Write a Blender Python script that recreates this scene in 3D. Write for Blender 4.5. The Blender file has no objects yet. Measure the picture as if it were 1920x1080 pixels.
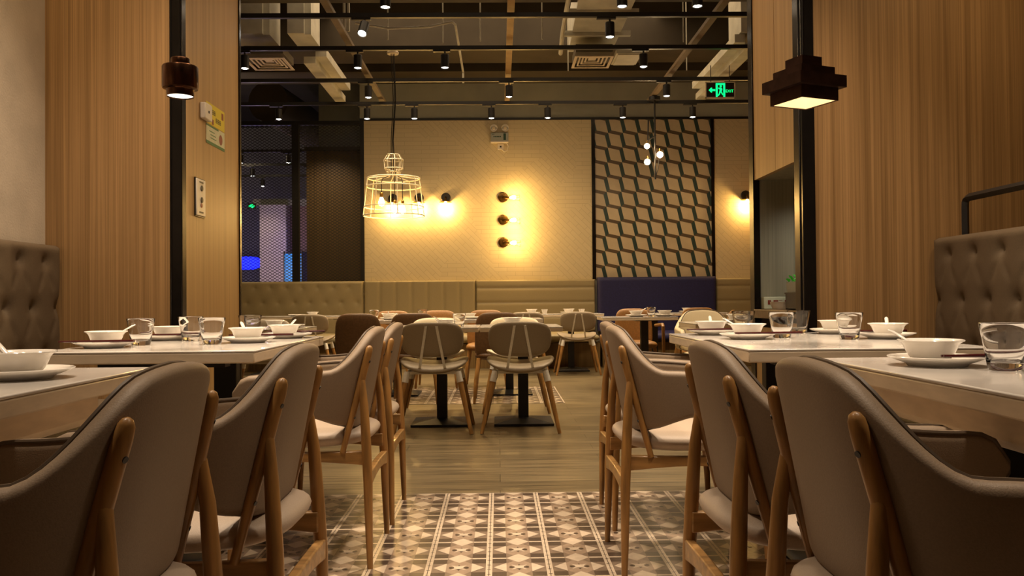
import bpy, bmesh, math, random
from mathutils import Vector, Matrix
PI = math.pi
rnd = random.Random(7)
SC = bpy.context.scene
COL = SC.collection

# ------------------------------------------------------------------ helpers
class G:
    """collects shapes, then links them as ONE mesh object"""
    def __init__(s): s.bm = bmesh.new()
    def quadloop(s, loops, closed=True, cap=True):
        rows = [[s.bm.verts.new(p) for p in lp] for lp in loops]
        n = len(rows[0])
        for a, b in zip(rows, rows[1:]):
            for i in range(n if closed else n - 1):
                j = (i + 1) % n
                try: s.bm.faces.new((a[i], a[j], b[j], b[i]))
                except ValueError: pass
        if cap and closed:
            s.bm.faces.new(rows[0][::-1]); s.bm.faces.new(rows[-1])
        return s
    def box(s, c, d, rz=0.0, rx=0.0, ry=0.0):
        m = Matrix.Translation(c) @ Matrix.Rotation(rz, 4, 'Z') @ Matrix.Rotation(ry, 4, 'Y') @ Matrix.Rotation(rx, 4, 'X')
        v = [s.bm.verts.new(m @ Vector((x * d[0] / 2, y * d[1] / 2, z * d[2] / 2))) for x in (-1, 1) for y in (-1, 1) for z in (-1, 1)]
        for f in ((0, 1, 3, 2), (4, 6, 7, 5), (0, 4, 5, 1), (2, 3, 7, 6), (0, 2, 6, 4), (1, 5, 7, 3)):
            s.bm.faces.new([v[i] for i in f])
        return s
    def span(s, x0, x1, y0, y1, z0, z1):
        return s.box(((x0 + x1) / 2, (y0 + y1) / 2, (z0 + z1) / 2), (abs(x1 - x0), abs(y1 - y0), abs(z1 - z0)))
    def tube(s, pts, r, seg=10, closed=False, flat=1.0):
        pts = [Vector(p) for p in pts]; n = len(pts)
        rr = r if isinstance(r, (list, tuple)) else [r] * n
        loops = []; prev = None
        for i, p in enumerate(pts):
            if closed: t = pts[(i + 1) % n] - pts[i - 1]
            else: t = pts[min(i + 1, n - 1)] - pts[max(i - 1, 0)]
            t.normalize()
            if prev is None:
                a = Vector((0, 0, 1)) if abs(t.z) < .9 else Vector((1, 0, 0))
                u = t.cross(a).normalized()
            else:
                u = (prev - t * prev.dot(t)).normalized()
            prev = u; w = t.cross(u)
            loops.append([p + (u * math.cos(2 * PI * k / seg) + w * flat * math.sin(2 * PI * k / seg)) * rr[i] for k in range(seg)])
        if closed: loops.append(loops[0]); s.quadloop(loops, cap=False)
        else: s.quadloop(loops)
        return s
    def rod(s, p0, p1, r0, r1=None, seg=12, round_end=0):
        r1 = r0 if r1 is None else r1
        p0 = Vector(p0); p1 = Vector(p1); d = (p1 - p0).normalized()
        pts = [p0, p1]; rs = [r0, r1]
        if round_end:
            pts = [p0, p1 - d * r1 * .8, p1 - d * r1 * .3, p1 - d * r1 * .06, p1]; rs = [r0, r1, r1 * .86, r1 * .5, r1 * .15]
        return s.tube(pts, rs, seg)
    def lathe(s, prof, c=(0, 0, 0), seg=32, close=False):
        c = Vector(c)
        loops = []
        for (r, z) in prof:
            loops.append([c + Vector((max(r, 1e-4) * math.cos(2 * PI * k / seg), max(r, 1e-4) * math.sin(2 * PI * k / seg), z)) for k in range(seg)])
        s.quadloop(loops, cap=not close)
        if close: pass
        return s
    def cushion(s, ax, ay, th, n=3.5, place=lambda a, b, c: (a, b, c), rings=7, seg=44, edge=.5, taper=lambda a: 1.0, dome=0.0):
        """padded slab: superellipse outline, rounded edges; place maps (a,b,c) to space"""
        def ring(r, top):
            lp = []
            for k in range(seg):
                t = 2 * PI * k / seg; ct, st = math.cos(t), math.sin(t)
                a = ax * r * math.copysign(abs(ct) ** (2 / n), ct); b = ay * r * math.copysign(abs(st) ** (2 / n), st) * taper(a)
                h = th / 2 * max(0.0, 1 - r ** 8) ** edge
                c = h + dome * (1 - r * r) if top else -h
                lp.append(Vector(place(a, b, c)))
            return lp
        rs = [.02, .3, .55, .75, .88, .95, .985, 1.0]
        loops = [ring(r, False) for r in rs] + [ring(r, True) for r in rs[-2::-1]]
        return s.quadloop(loops)
    def poly(s, pts):
        s.bm.faces.new([s.bm.verts.new(p) for p in pts]); return s
    def mesh(s, name, mat, smooth=True, angle=35):
        bmesh.ops.recalc_face_normals(s.bm, faces=s.bm.faces)
        me = bpy.data.meshes.new(name); s.bm.to_mesh(me); s.bm.free()
        for m in (mat if isinstance(mat, (list, tuple)) else [mat]): me.materials.append(m)
        if smooth:
            me.polygons.foreach_set('use_smooth', [True] * len(me.polygons))
            me.set_sharp_from_angle(angle=math.radians(angle))
        me.update()
        return me
    def obj(s, name, mat, parent=None, smooth=True, bevel=0.0, angle=35):
        o = bpy.data.objects.new(name, s.mesh(name, mat, smooth, angle)); COL.objects.link(o)
        if parent: o.parent = parent
        if bevel:
            b = o.modifiers.new('bevel', 'BEVEL'); b.width = bevel; b.segments = 2; b.limit_method = 'ANGLE'; b.angle_limit = math.radians(40)
        return o

def tag(o, label, cat, group=None, kind=None):
    if label: o['label'] = label
    if cat: o['category'] = cat
    if group: o['group'] = group
    if kind: o['kind'] = kind
    return o
def thing(name, label, cat, loc=(0, 0, 0), rz=0.0, group=None):
    o = bpy.data.objects.new(name, None); COL.objects.link(o)
    o.location = loc; o.rotation_euler = (0, 0, rz); o.empty_display_size = .1
    return tag(o, label, cat, group)
def struct(g, name, mat, **k):
    o = g.obj(name, mat, **k); o['kind'] = 'structure'; return o
def dup(root, loc, rz, label, group=None):
    def rec(o, par):
        c = o.copy(); COL.objects.link(c); c.parent = par
        for ch in [x for x in bpy.data.objects if x.parent == o]: rec(ch, c)
        return c
    r = rec(root, None); r.location = loc; r.rotation_euler = (0, 0, rz); r['label'] = label
    if group: r['group'] = group
    return r

# ------------------------------------------------------------------ materials
def sr(r, g, b):
    f = lambda c: (c / 255 / 12.92) if c / 255 <= .04045 else ((c / 255 + .055) / 1.055) ** 2.4
    return (f(r), f(g), f(b), 1)
def mat(name, col, rough=.5, metal=0.0, var=0.0, vscale=8.0, bump=0.0, bscale=200.0, stretch=(1, 1, 1), coat=0.0, emit=None, estr=0.0, trans=0.0, ior=1.45, spec=.5, col2=None, detail=3.0):
    m = bpy.data.materials.new(name); m.use_nodes = True
    nt = m.node_tree; p = nt.nodes['Principled BSDF']; L = nt.links
    p.inputs['Base Color'].default_value = col; p.inputs['Roughness'].default_value = rough; p.inputs['Metallic'].default_value = metal
    p.inputs['Coat Weight'].default_value = coat; p.inputs['Coat Roughness'].default_value = .08
    p.inputs['Transmission Weight'].default_value = trans; p.inputs['IOR'].default_value = ior
    p.inputs['Specular IOR Level'].default_value = spec
    if emit:
        p.inputs['Emission Color'].default_value = emit; p.inputs['Emission Strength'].default_value = estr
    if var or bump:
        tc = nt.nodes.new('ShaderNodeTexCoord'); mp = nt.nodes.new('ShaderNodeMapping'); mp.inputs['Scale'].default_value = stretch
        L.new(tc.outputs['Object'], mp.inputs['Vector'])
    if var:
        n = nt.nodes.new('ShaderNodeTexNoise'); n.inputs['Scale'].default_value = vscale; n.inputs['Detail'].default_value = detail
        L.new(mp.outputs['Vector'], n.inputs['Vector'])
        cr = nt.nodes.new('ShaderNodeValToRGB')
        c2 = col2 if col2 else tuple(c * (1 - var) for c in col[:3]) + (1,)
        cr.color_ramp.elements[0].position = .35; cr.color_ramp.elements[1].position = .65
        cr.color_ramp.elements[0].color = c2; cr.color_ramp.elements[1].color = col
        L.new(n.outputs['Fac'], cr.inputs['Fac']); L.new(cr.outputs['Color'], p.inputs['Base Color'])
    if bump:
        n2 = nt.nodes.new('ShaderNodeTexNoise'); n2.inputs['Scale'].default_value = bscale; n2.inputs['Detail'].default_value = 2
        L.new(mp.outputs['Vector'], n2.inputs['Vector'])
        b = nt.nodes.new('ShaderNodeBump'); b.inputs['Strength'].default_value = bump; b.inputs['Distance'].default_value = .004
        L.new(n2.outputs['Fac'], b.inputs['Height']); L.new(b.outputs['Normal'], p.inputs['Normal'])
    return m

def wood_panel(name, c1, c2, sx=28, sz=.35, rough=.45):
    """vertical-grain veneer: two stretched noises mixed"""
    m = bpy.data.materials.new(name); m.use_nodes = True; nt = m.node_tree; L = nt.links; p = nt.nodes['Principled BSDF']
    tc = nt.nodes.new('ShaderNodeTexCoord')
    outs = []
    for k, (a, b) in enumerate(((sx, sz), (sx * 6, sz * 3))):
        mp = nt.nodes.new('ShaderNodeMapping'); mp.inputs['Scale'].default_value = (a, a, b)
        n = nt.nodes.new('ShaderNodeTexNoise'); n.inputs['Scale'].default_value = 1; n.inputs['Detail'].default_value = 4; n.inputs['Distortion'].default_value = .3
        L.new(tc.outputs['Object'], mp.inputs['Vector']); L.new(mp.outputs['Vector'], n.inputs['Vector']); outs.append(n)
    ad = nt.nodes.new('ShaderNodeMath'); ad.operation = 'ADD'; L.new(outs[0].outputs['Fac'], ad.inputs[0]); L.new(outs[1].outputs['Fac'], ad.inputs[1])
    hf = nt.nodes.new('ShaderNodeMath'); hf.operation = 'MULTIPLY'; hf.inputs[1].default_value = .5; L.new(ad.outputs[0], hf.inputs[0])
    cr = nt.nodes.new('ShaderNodeValToRGB'); cr.color_ramp.elements[0].position = .36; cr.color_ramp.elements[1].position = .62
    cr.color_ramp.elements[0].color = c1; cr.color_ramp.elements[1].color = c2
    L.new(hf.outputs[0], cr.inputs['Fac']); L.new(cr.outputs['Color'], p.inputs['Base Color']); p.inputs['Roughness'].default_value = rough
    return m

M = {}
M['panel'] = wood_panel('veneer_panel', (.175, .097, .036, 1), (.345, .205, .088, 1), sx=42)
M['panel_lit'] = wood_panel('veneer_reveal_lit', (.32, .19, .07, 1), (.46, .285, .115, 1))  # same veneer as the panels, lightened to carry the glow on the reveals
M['panel_grey'] = wood_panel('veneer_grey', (.20, .18, .13, 1), (.31, .28, .20, 1))
M['panel_dark'] = wood_panel('veneer_dark', (.11, .065, .02, 1), (.19, .115, .04, 1))
M['ash'] = mat('ash_wood', (.40, .205, .06, 1), .38, var=.45, vscale=3, stretch=(14, 14, 1.6), bump=.05, bscale=60, coat=.15, detail=5)
M['ash_flat'] = mat('ash_wood_rail', (.42, .23, .075, 1), .4, var=.45, vscale=3, stretch=(2, 14, 14), coat=.15, detail=5)
M['beige'] = mat('beige_leatherette', (.255, .186, .124, 1), .55, var=.1, vscale=300, bump=.12, bscale=420)
M['beige_pipe'] = mat('beige_piping', (.10, .068, .042, 1), .5, var=.1, vscale=90)
M['seat_pad'] = mat('seat_leatherette', (.46, .365, .28, 1), .5, var=.08, vscale=300, bump=.1, bscale=420)
M['greychair'] = mat('grey_beige_vinyl', (.31, .25, .175, 1), .5, var=.12, vscale=260, bump=.1, bscale=420)
M['cream'] = mat('beige_vinyl_lit', (.66, .56, .38, 1), .45, var=.06, vscale=260)  # lit copy of the grey-beige vinyl, brighter light put into the colour
M['brown'] = mat('brown_leather', (.13, .065, .025, 1), .5, var=.25, vscale=60, bump=.1, bscale=300)
M['orange'] = mat('tan_leather', (.29, .135, .032, 1), .5, var=.2, vscale=60, bump=.1, bscale=300)
M['tuft_dark'] = mat('taupe_leather', (.108, .076, .046, 1), .5, var=.18, vscale=160, bump=.1, bscale=320)
M['bench'] = mat('olive_beige_leather', (.36, .295, .165, 1), .45, var=.1, vscale=160, bump=.08, bscale=320)
M['bench_dark'] = mat('bench_seam', (.09, .07, .035, 1), .6, var=.1)
M['blue'] = mat('navy_velvet', (.022, .022, .105, 1), .6, var=.3, vscale=90)
M['top'] = mat('white_stone_laminate', (.70, .665, .625, 1), .16, var=.12, vscale=5, detail=8, coat=.3)
M['edge'] = mat('beige_table_edge', (.76, .64, .48, 1), .35, var=.12, vscale=4, stretch=(3, 3, 12))
M['black'] = mat('black_metal', (.012, .011, .011, 1), .42, metal=.0, var=.2, vscale=30)
M['black_gloss'] = mat('black_lacquered_steel', (.018, .015, .013, 1), .22, metal=.6, var=.2, vscale=20)
M['steel'] = mat('brushed_steel', (.80, .77, .70, 1), .35, metal=.25, var=.1, vscale=60)
M['copper'] = mat('aged_copper', (.15, .068, .034, 1), .27, metal=1.0, var=.5, vscale=14, stretch=(3, 3, 1))
M['bronze'] = mat('dark_bronze', (.06, .028, .018, 1), .42, metal=.7, var=.4, vscale=24)
M['lampwhite'] = mat('lamp_inside', (.8, .62, .36, 1), .5, var=.05, emit=(1, .70, .34, 1), estr=1.1)
M['brass'] = mat('brass', (.55, .32, .08, 1), .3, metal=1.0, var=.2, vscale=20)
M['oldbrass'] = mat('antique_brass', (.20, .11, .03, 1), .32, metal=1.0, var=.5, vscale=40)
M['wirecream'] = mat('cream_wire', (.82, .72, .50, 1), .45, var=.05)
M['bulb'] = mat('glowing_bulb', (1, .8, .5, 1), .3, emit=(1, .70, .28, 1), estr=22, var=.01)
M['bulbsoft'] = mat('glowing_globe', (1, .85, .6, 1), .3, emit=(1, .80, .48, 1), estr=22, var=.01)
M['lens'] = mat('spot_lens', (1, 1, 1, 1), .3, emit=(1, .96, .86, 1), estr=14, var=.01)
M['lens_warm'] = mat('pendant_lens', (1, 1, 1, 1), .3, emit=(1, .9, .72, 1), estr=3.2, var=.01)
M['ceramic'] = mat('white_porcelain', (.80, .76, .70, 1), .12, var=.03, vscale=20, coat=.4)
M['lacquer'] = mat('dark_red_lacquer', (.055, .008, .008, 1), .22, var=.2, vscale=40)
M['glass'] = mat('clear_glass', (1, 1, 1, 1), .02, trans=1.0, ior=1.45, var=.005)
M['wallwhite'] = None
M['grey_wall'] = mat('grey_plaster', (.42, .43, .37, 1), .8, var=.12, vscale=3, bump=.1, bscale=40)
M['dark_ceiling'] = mat('dark_ceiling_paint', (.030, .023, .015, 1), .85, var=.3, vscale=2)
M['beam'] = mat('brown_grey_beam', (.060, .047, .030, 1), .8, var=.2, vscale=3)
M['duct'] = mat('galvanised_duct', (.60, .58, .48, 1), .6, metal=.0, var=.2, vscale=6)
M['vent'] = mat('cream_vent_paint', (.66, .56, .42, 1), .5, var=.06)
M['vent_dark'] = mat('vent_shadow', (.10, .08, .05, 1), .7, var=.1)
M['plastic'] = mat('white_plastic', (.68, .62, .54, 1), .4, var=.04)
M['plastic_grey'] = mat('grey_green_plastic', (.32, .34, .30, 1), .4, var=.05)
M['green_ink'] = mat('green_ink', (.008, .05, .025, 1), .5, var=.1)
M['stucco'] = mat('cream_stucco', (.52, .44, .34, 1), .85, var=.12, vscale=6, bump=.35, bscale=90)
M['yellow'] = mat('yellow_paper', (.62, .50, .02, 1), .5, var=.05)
M['paper'] = mat('pale_green_paper', (.55, .56, .42, 1), .5, var=.12, vscale=30)
M['ink'] = mat('black_ink', (.015, .012, .01, 1), .5, var=.1)
M['redink'] = mat('red_brown_ink', (.22, .04, .02, 1), .5, var=.1)
M['paper_green'] = mat('green_band', (.05, .16, .05, 1), .5, var=.1)
M['exit_green'] = mat('exit_green_glow', (.02, .8, .3, 1), .4, emit=(.0, 1, .22, 1), estr=1.6, var=.01)
M['neon'] = mat('blue_neon', (.02, .03, .9, 1), .4, emit=(.005, .015, 1, 1), estr=2.0, var=.01)
M['cyan'] = mat('cyan_panel', (.02, .3, .7, 1), .4, emit=(.0, .22, .75, 1), estr=.45, var=.05)
M['lilac'] = mat('pale_pillar_paint', (.62, .55, .62, 1), .7, var=.05)
M['plant'] = mat('green_leaf_with_glow', (.06, .42, .03, 1), .4, var=.3, vscale=30, emit=(.03, .5, .02, 1), estr=.12)  # faint green emission added to brighten the leaves
M['mesh'] = mat('dark_expanded_metal', (.05, .047, .04, 1), .5, metal=.4, var=.2, vscale=40)
M['tile_light'] = mat('tile_cream', (.56, .46, .35, 1), .3, var=.12, vscale=40)
M['tile_mid'] = mat('tile_tan', (.315, .23, .165, 1), .3, var=.15, vscale=40)
M['tile_mid2'] = mat('tile_brown', (.20, .145, .105, 1), .3, var=.15, vscale=40)
M['tile_dark'] = mat('tile_umber', (.072, .05, .037, 1), .3, var=.2, vscale=40)
M['cube_light'] = mat('cube_tile_sand', (.58, .48, .33, 1), .3, var=.12, vscale=5)
M['cube_teal'] = mat('cube_tile_teal', (.035, .065, .062, 1), .3, var=.2, vscale=9)
M['cube_brown'] = mat('cube_tile_brown', (.12, .085, .055, 1), .3, var=.2, vscale=9)

def floor_planks():
    m = bpy.data.materials.new('plank_floor'); m.use_nodes = True; nt = m.node_tree; L = nt.links; p = nt.nodes['Principled BSDF']
    tc = nt.nodes.new('ShaderNodeTexCoord')
    br = nt.nodes.new('ShaderNodeTexBrick'); br.inputs['Scale'].default_value = 1; br.inputs['Brick Width'].default_value = 1.15; br.inputs['Row Height'].default_value = .19
    br.inputs['Mortar Size'].default_value = .0022; br.inputs['Color1'].default_value = (.115, .088, .048, 1); br.inputs['Color2'].default_value = (.175, .138, .08, 1); br.inputs['Mortar'].default_value = (.05, .038, .02, 1)
    L.new(tc.outputs['Object'], br.inputs['Vector'])
    mp = nt.nodes.new('ShaderNodeMapping'); mp.inputs['Scale'].default_value = (1.3, 26, 1); n = nt.nodes.new('ShaderNodeTexNoise'); n.inputs['Scale'].default_value = 1.6; n.inputs['Detail'].default_value = 6
    L.new(tc.outputs['Object'], mp.inputs['Vector']); L.new(mp.outputs['Vector'], n.inputs['Vector'])
    cr = nt.nodes.new('ShaderNodeValToRGB'); cr.color_ramp.elements[0].position = .3; cr.color_ramp.elements[1].position = .7
    cr.color_ramp.elements[0].color = (.38, .36, .33, 1); cr.color_ramp.elements[1].color = (1.45, 1.4, 1.28, 1)
    L.new(n.outputs['Fac'], cr.inputs['Fac'])
    mx = nt.nodes.new('ShaderNodeMix'); mx.data_type = 'RGBA'; mx.blend_type = 'MULTIPLY'; mx.inputs['Factor'].default_value = 1
    L.new(br.outputs['Color'], mx.inputs['A']); L.new(cr.outputs['Color'], mx.inputs['B']); L.new(mx.outputs['Result'], p.inputs['Base Color'])
    p.inputs['Roughness'].default_value = .34
    return m
M['planks'] = floor_planks()
def brick_wall():
    """white tile wall, laid in a slanting herringbone: two brick grids at +-45 degrees chosen by a checker"""
    m = bpy.data.materials.new('white_herringbone_wall'); m.use_nodes = True; nt = m.node_tree; L = nt.links; p = nt.nodes['Principled BSDF']
    tc = nt.nodes.new('ShaderNodeTexCoord'); sep = nt.nodes.new('ShaderNodeSeparateXYZ'); L.new(tc.outputs['Object'], sep.inputs[0])
    cmb = nt.nodes.new('ShaderNodeCombineXYZ'); L.new(sep.outputs['X'], cmb.inputs['X']); L.new(sep.outputs['Z'], cmb.inputs['Y'])
    outs = []
    for a in (PI / 4, 0.0):
        mp = nt.nodes.new('ShaderNodeMapping'); mp.inputs['Rotation'].default_value = (0, 0, a); L.new(cmb.outputs[0], mp.inputs['Vector'])
        br = nt.nodes.new('ShaderNodeTexBrick'); br.inputs['Scale'].default_value = 1; br.inputs['Brick Width'].default_value = .24; br.inputs['Row Height'].default_value = .06
        br.inputs['Mortar Size'].default_value = .003; br.inputs['Mortar Smooth'].default_value = .3
        br.inputs['Color1'].default_value = (.62, .525, .335, 1); br.inputs['Color2'].default_value = (.585, .495, .315, 1); br.inputs['Mortar'].default_value = (.47, .39, .25, 1)
        L.new(mp.outputs[0], br.inputs['Vector']); outs.append(br)
    n = nt.nodes.new('ShaderNodeTexNoise'); n.inputs['Scale'].default_value = .9; L.new(cmb.outputs[0], n.inputs['Vector'])
    gt = nt.nodes.new('ShaderNodeMath'); gt.operation = 'GREATER_THAN'; gt.inputs[1].default_value = .5; L.new(n.outputs['Fac'], gt.inputs[0])
    mx = nt.nodes.new('ShaderNodeMix'); mx.data_type = 'RGBA'; L.new(gt.outputs[0], mx.inputs['Factor']); L.new(outs[0].outputs['Color'], mx.inputs['A']); L.new(outs[1].outputs['Color'], mx.inputs['B'])
    L.new(mx.outputs['Result'], p.inputs['Base Color']); p.inputs['Roughness'].default_value = .6
    return m
M['wallwhite'] = brick_wall()

# ------------------------------------------------------------------ the setting
YB = 12.2          # back wall
YP = 4.4           # timber portal
CEIL = 4.6
struct(G().span(-7.2, 5.2, -1.6, 18.3, -.12, -.002), 'floor', M['planks'], smooth=False)
# patterned cement tiles, laid over the floor near the camera and in one band further back
def tiles(x0, nx, y1, ny, P):
    g = G(); mi = []
    def q(pts, z, m): g.poly([(a, b, z) for a, b in pts]); mi.append(m)
    for i in range(nx):
        for j in range(ny):
            X = x0 + i * P; Yv = y1 - (j + 1) * P
            def R(a, b, c, d, m, z): q([(X + a * P, Yv + c * P), (X + b * P, Yv + c * P), (X + b * P, Yv + d * P), (X + a * P, Yv + d * P)], z, m)
            def T(pts, m, z): q([(X + a * P, Yv + b * P) for a, b in pts], z, m)
            R(0, 1, 0, 1, 2, 0)                                   # brown ground
            z1, z2, z3 = .0004, .0008, .0012
            R(0, .055, 0, 1, 0, z2); R(.945, 1, 0, 1, 0, z2)       # cream side borders
            R(-.006, .006, 0, 1, 3, z3)
            for k in range(4): R(-.03, .03, .12 + .25 * k, .14 + .25 * k, 3, z3)
            for s0, s1 in ((.055, .29), (.71, .945)):
                R(s0, s1, .03, .26, 3, z1); R(s0, s1, .74, .97, 3, z1)
                R(s0, s1, 0, .03, 0, z1); R(s0, s1, .97, 1, 0, z1)
            T([(.29, .27), (.29, .73), (.075, .5)], 0, z2); T([(.71, .27), (.71, .73), (.925, .5)], 0, z2)
            R(.29, .71, 0, 1, 1, z1)
            T([(.29, 0), (.71, 0), (.5, .24)], 0, z2); T([(.29, 1), (.71, 1), (.5, .76)], 0, z2)
            T([(.29, .0), (.40, .16), (.29, .30)], 2, z2); T([(.71, 0), (.60, .16), (.71, .30)], 2, z2)
            T([(.29, 1), (.40, .84), (.29, .70)], 2, z2); T([(.71, 1), (.60, .84), (.71, .70)], 2, z2)
            for a in range(8):                                     # star
                t = a * PI / 4; r = .19 if a % 2 else .15
                T([(.5 + .07 * math.cos(t - .5), .5 + .07 * math.sin(t - .5)), (.5 + r * math.cos(t), .5 + r * math.sin(t)), (.5 + .07 * math.cos(t + .5), .5 + .07 * math.sin(t + .5))], 0 if a % 2 else 3, z2 if a % 2 else z3)
            T([(.5 + .085 * math.cos(k * PI / 4 + .39), .5 + .085 * math.sin(k * PI / 4 + .39)) for k in range(8)], 0, .0016)
            for cx in (.37, .63): T([(cx + .035 * math.cos(k * PI / 4), .5 + .045 * math.sin(k * PI / 4)) for k in range(8)], 3, .0017)
    me_mats = [M['tile_light'], M['tile_mid'], M['tile_mid2'], M['tile_dark']]
    for f in g.bm.faces: f.normal_update()
    for f, m in zip(list(g.bm.faces), mi): f.material_index = m
    for f in g.bm.faces:
        if f.normal.z < 0: f.normal_flip()
    me = bpy.data.meshes.new('floor_tiles'); g.bm.to_mesh(me); g.bm.free()
    for m in me_mats: me.materials.append(m)
    return me
PT = .2075
for nm, me in (('floor_tiles', tiles(-.041 - 11 * PT, 22, 4.112, 22, PT)), ('floor_tiles_band', tiles(-.041 - 8 * PT, 11, 9.1, 7, PT))):
    o = bpy.data.objects.new(nm, me); COL.objects.link(o); o['kind'] = 'structure'

struct(G().span(-7.2, 5.2, -1.6, 18.3, CEIL, CEIL + .1), 'ceiling', M['dark_ceiling'], smooth=False)
struct(G().span(-7.2, 5.2, -1.7, -1.6, 0, CEIL), 'wall_front', M['panel'], smooth=False)
struct(G().span(-2.42, -2.3, -1.6, YP, 0, CEIL), 'wall_left', M['stucco'], smooth=False)
struct(G().span(3.7, 3.8, -1.6, YB, 0, CEIL), 'wall_right', M['panel'], smooth=False)
# timber portal, left pier
struct(G().span(-2.3, -1.664, YP, YP + .04, 0, CEIL), 'wall_left_pier', M['panel'], smooth=False)
struct(G().span(-1.664, -1.604, YP - .012, YP + .05, 0, CEIL).span(-1.664, -1.655, YP - .02, YP - .012, 0, CEIL), 'trim_1', M['black_gloss'], bevel=.004)
struct(G().span(-1.67, -1.63, YP + .05, 5.43, 0, CEIL), 'wall_left_reveal', M['panel_lit'], smooth=False)
struct(G().span(-1.675, -1.622, 5.43, 5.46, 0, CEIL), 'trim_2', M['black_gloss'])
struct(G().span(-7.2, -1.675, 5.36, 5.44, 0, CEIL), 'wall_left_return', M['panel'], smooth=False)
# right pier with the service niche
struct(G().span(1.632, 3.7, YP, YP + .05, 0, CEIL), 'wall_right_pier', M['panel'], smooth=False)
struct(G().span(1.566, 1.632, YP - .012, YP + .10, 0, CEIL).span(1.56, 1.566, YP + .02, YP + .1, 0, CEIL), 'trim_3', M['black_gloss'], bevel=.004)
g = G().span(1.600, 1.63, YP + .10, 4.918, 1.652, CEIL).span(1.600, 1.63, 4.924, 5.33, 1.652, CEIL).span(1.606, 1.63, 4.918, 4.924, 1.652, CEIL)
g.span(1.600, 1.63, YP + .1, 5.33, 0, .74); struct(g, 'wall_right_reveal', M['panel_lit'], smooth=False)
struct(G().span(1.592, 1.632, 5.33, 5.42, 0, CEIL), 'trim_4', M['black_gloss'], bevel=.003)
g = G().span(2.45, 2.5, YP + .05, 5.4, 0, 1.7).span(1.63, 2.45, 5.34, 5.4, 0, 1.7).span(1.63, 2.45, YP + .05, 5.34, 1.655, 1.70)
struct(g, 'wall_niche', M['panel_grey'], smooth=False)
struct(G().span(1.632, 3.7, 5.4, 5.46, 0, CEIL), 'wall_right_return', M['panel'], smooth=False)
struct(G().span(1.585, 2.45, YP + .1, 5.335, .795, .848), 'trim_5', mat('service_counter_wood', (.20, .13, .065, 1), .35, var=.3, vscale=6, stretch=(1, 6, 6)), bevel=.004)
# back wall: white herringbone fields, cube-tile field, plaster band, soffit
struct(G().span(-1.893, 1.335, YB, YB + .15, 0, 3.475).span(3.085, 3.7, YB, YB + .15, 0, 3.475), 'wall_back', M['wallwhite'], smooth=False)
struct(G().span(-1.95, 3.7, YB + .005, YB + .15, 3.505, CEIL), 'wall_back_band', M['grey_wall'], smooth=False)
struct(G().span(-1.95, 3.7, YB - .02, YB + .15, 3.475, 3.505), 'trim_6', M['black'], smooth=False)
struct(G().span(1.335, 1.385, YB - .02, YB + .1, 1.2, 3.475).span(3.04, 3.085, YB - .02, YB + .1, 1.2, 3.475), 'trim_7', M['black_gloss'], smooth=False)
def cube_panel(x0, x1, z0, z1, U=.2105):
    g = G(); mi = []
    s = U / 85.0
    a = Vector((66, -15)) * s; b = Vector((16, -70)) * s; c = Vector((19, 15)) * s
    u = a + c; v = b - c
    nx = int((x1 - x0) / U) + 4; nz = int((z1 - z0) / U) + 4
    for i in range(-2, nx):
        for j in range(-1, nz):
            P = Vector((x0 - .01, z1 + .02)) + u * i + v * j
            for pts, m in (((P, P + a, P + a + b, P + b), 0), ((P + a, P + a + c, P + a + b + c, P + a + b), 1), ((P + b, P + a + b, P + a + b - c, P + b - c), 2)):
                g.poly([(p.x, 0, p.y) for p in pts]); mi.append(m)
    for f, m in zip(list(g.bm.faces), mi): f.material_index = m
    bmesh.ops.remove_doubles(g.bm, verts=g.bm.verts, dist=.0005)
    for co, no in (((x0, 0, 0), (-1, 0, 0)), ((x1, 0, 0), (1, 0, 0)), ((0, 0, z0), (0, 0, -1)), ((0, 0, z1), (0, 0, 1))):
        bmesh.ops.bisect_plane(g.bm, geom=g.bm.verts[:] + g.bm.edges[:] + g.bm.faces[:], plane_co=co, plane_no=no, clear_outer=True)
    bmesh.ops.recalc_face_normals(g.bm, faces=g.bm.faces)
    me = bpy.data.meshes.new('wall_cube_tiles'); g.bm.to_mesh(me); g.bm.free()
    for k in ('cube_light', 'cube_teal', 'cube_brown'): me.materials.append(M[k])
    return me
o = bpy.data.objects.new('wall_back_tiles', cube_panel(1.385, 3.04, 1.2, 3.475)); o.location = (0, YB + .002, 0); COL.objects.link(o); o['kind'] = 'structure'
struct(G().span(1.335, 3.085, YB + .004, YB + .15, 0, 3.475), 'wall_back_core', M['grey_wall'], smooth=False)
# overhead structure
struct(G().span(-6, 3.7, 11.55, YB, 4.0, CEIL), 'beam_1', M['beam'], smooth=False)
struct(G().span(-6, 3.7, 10.5, 11.15, 4.0, CEIL), 'beam_2', M['beam'], smooth=False)
struct(G().span(-6, 3.7, 7.35, 7.72, 3.6, CEIL), 'beam_3', M['beam'], smooth=False)
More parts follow.
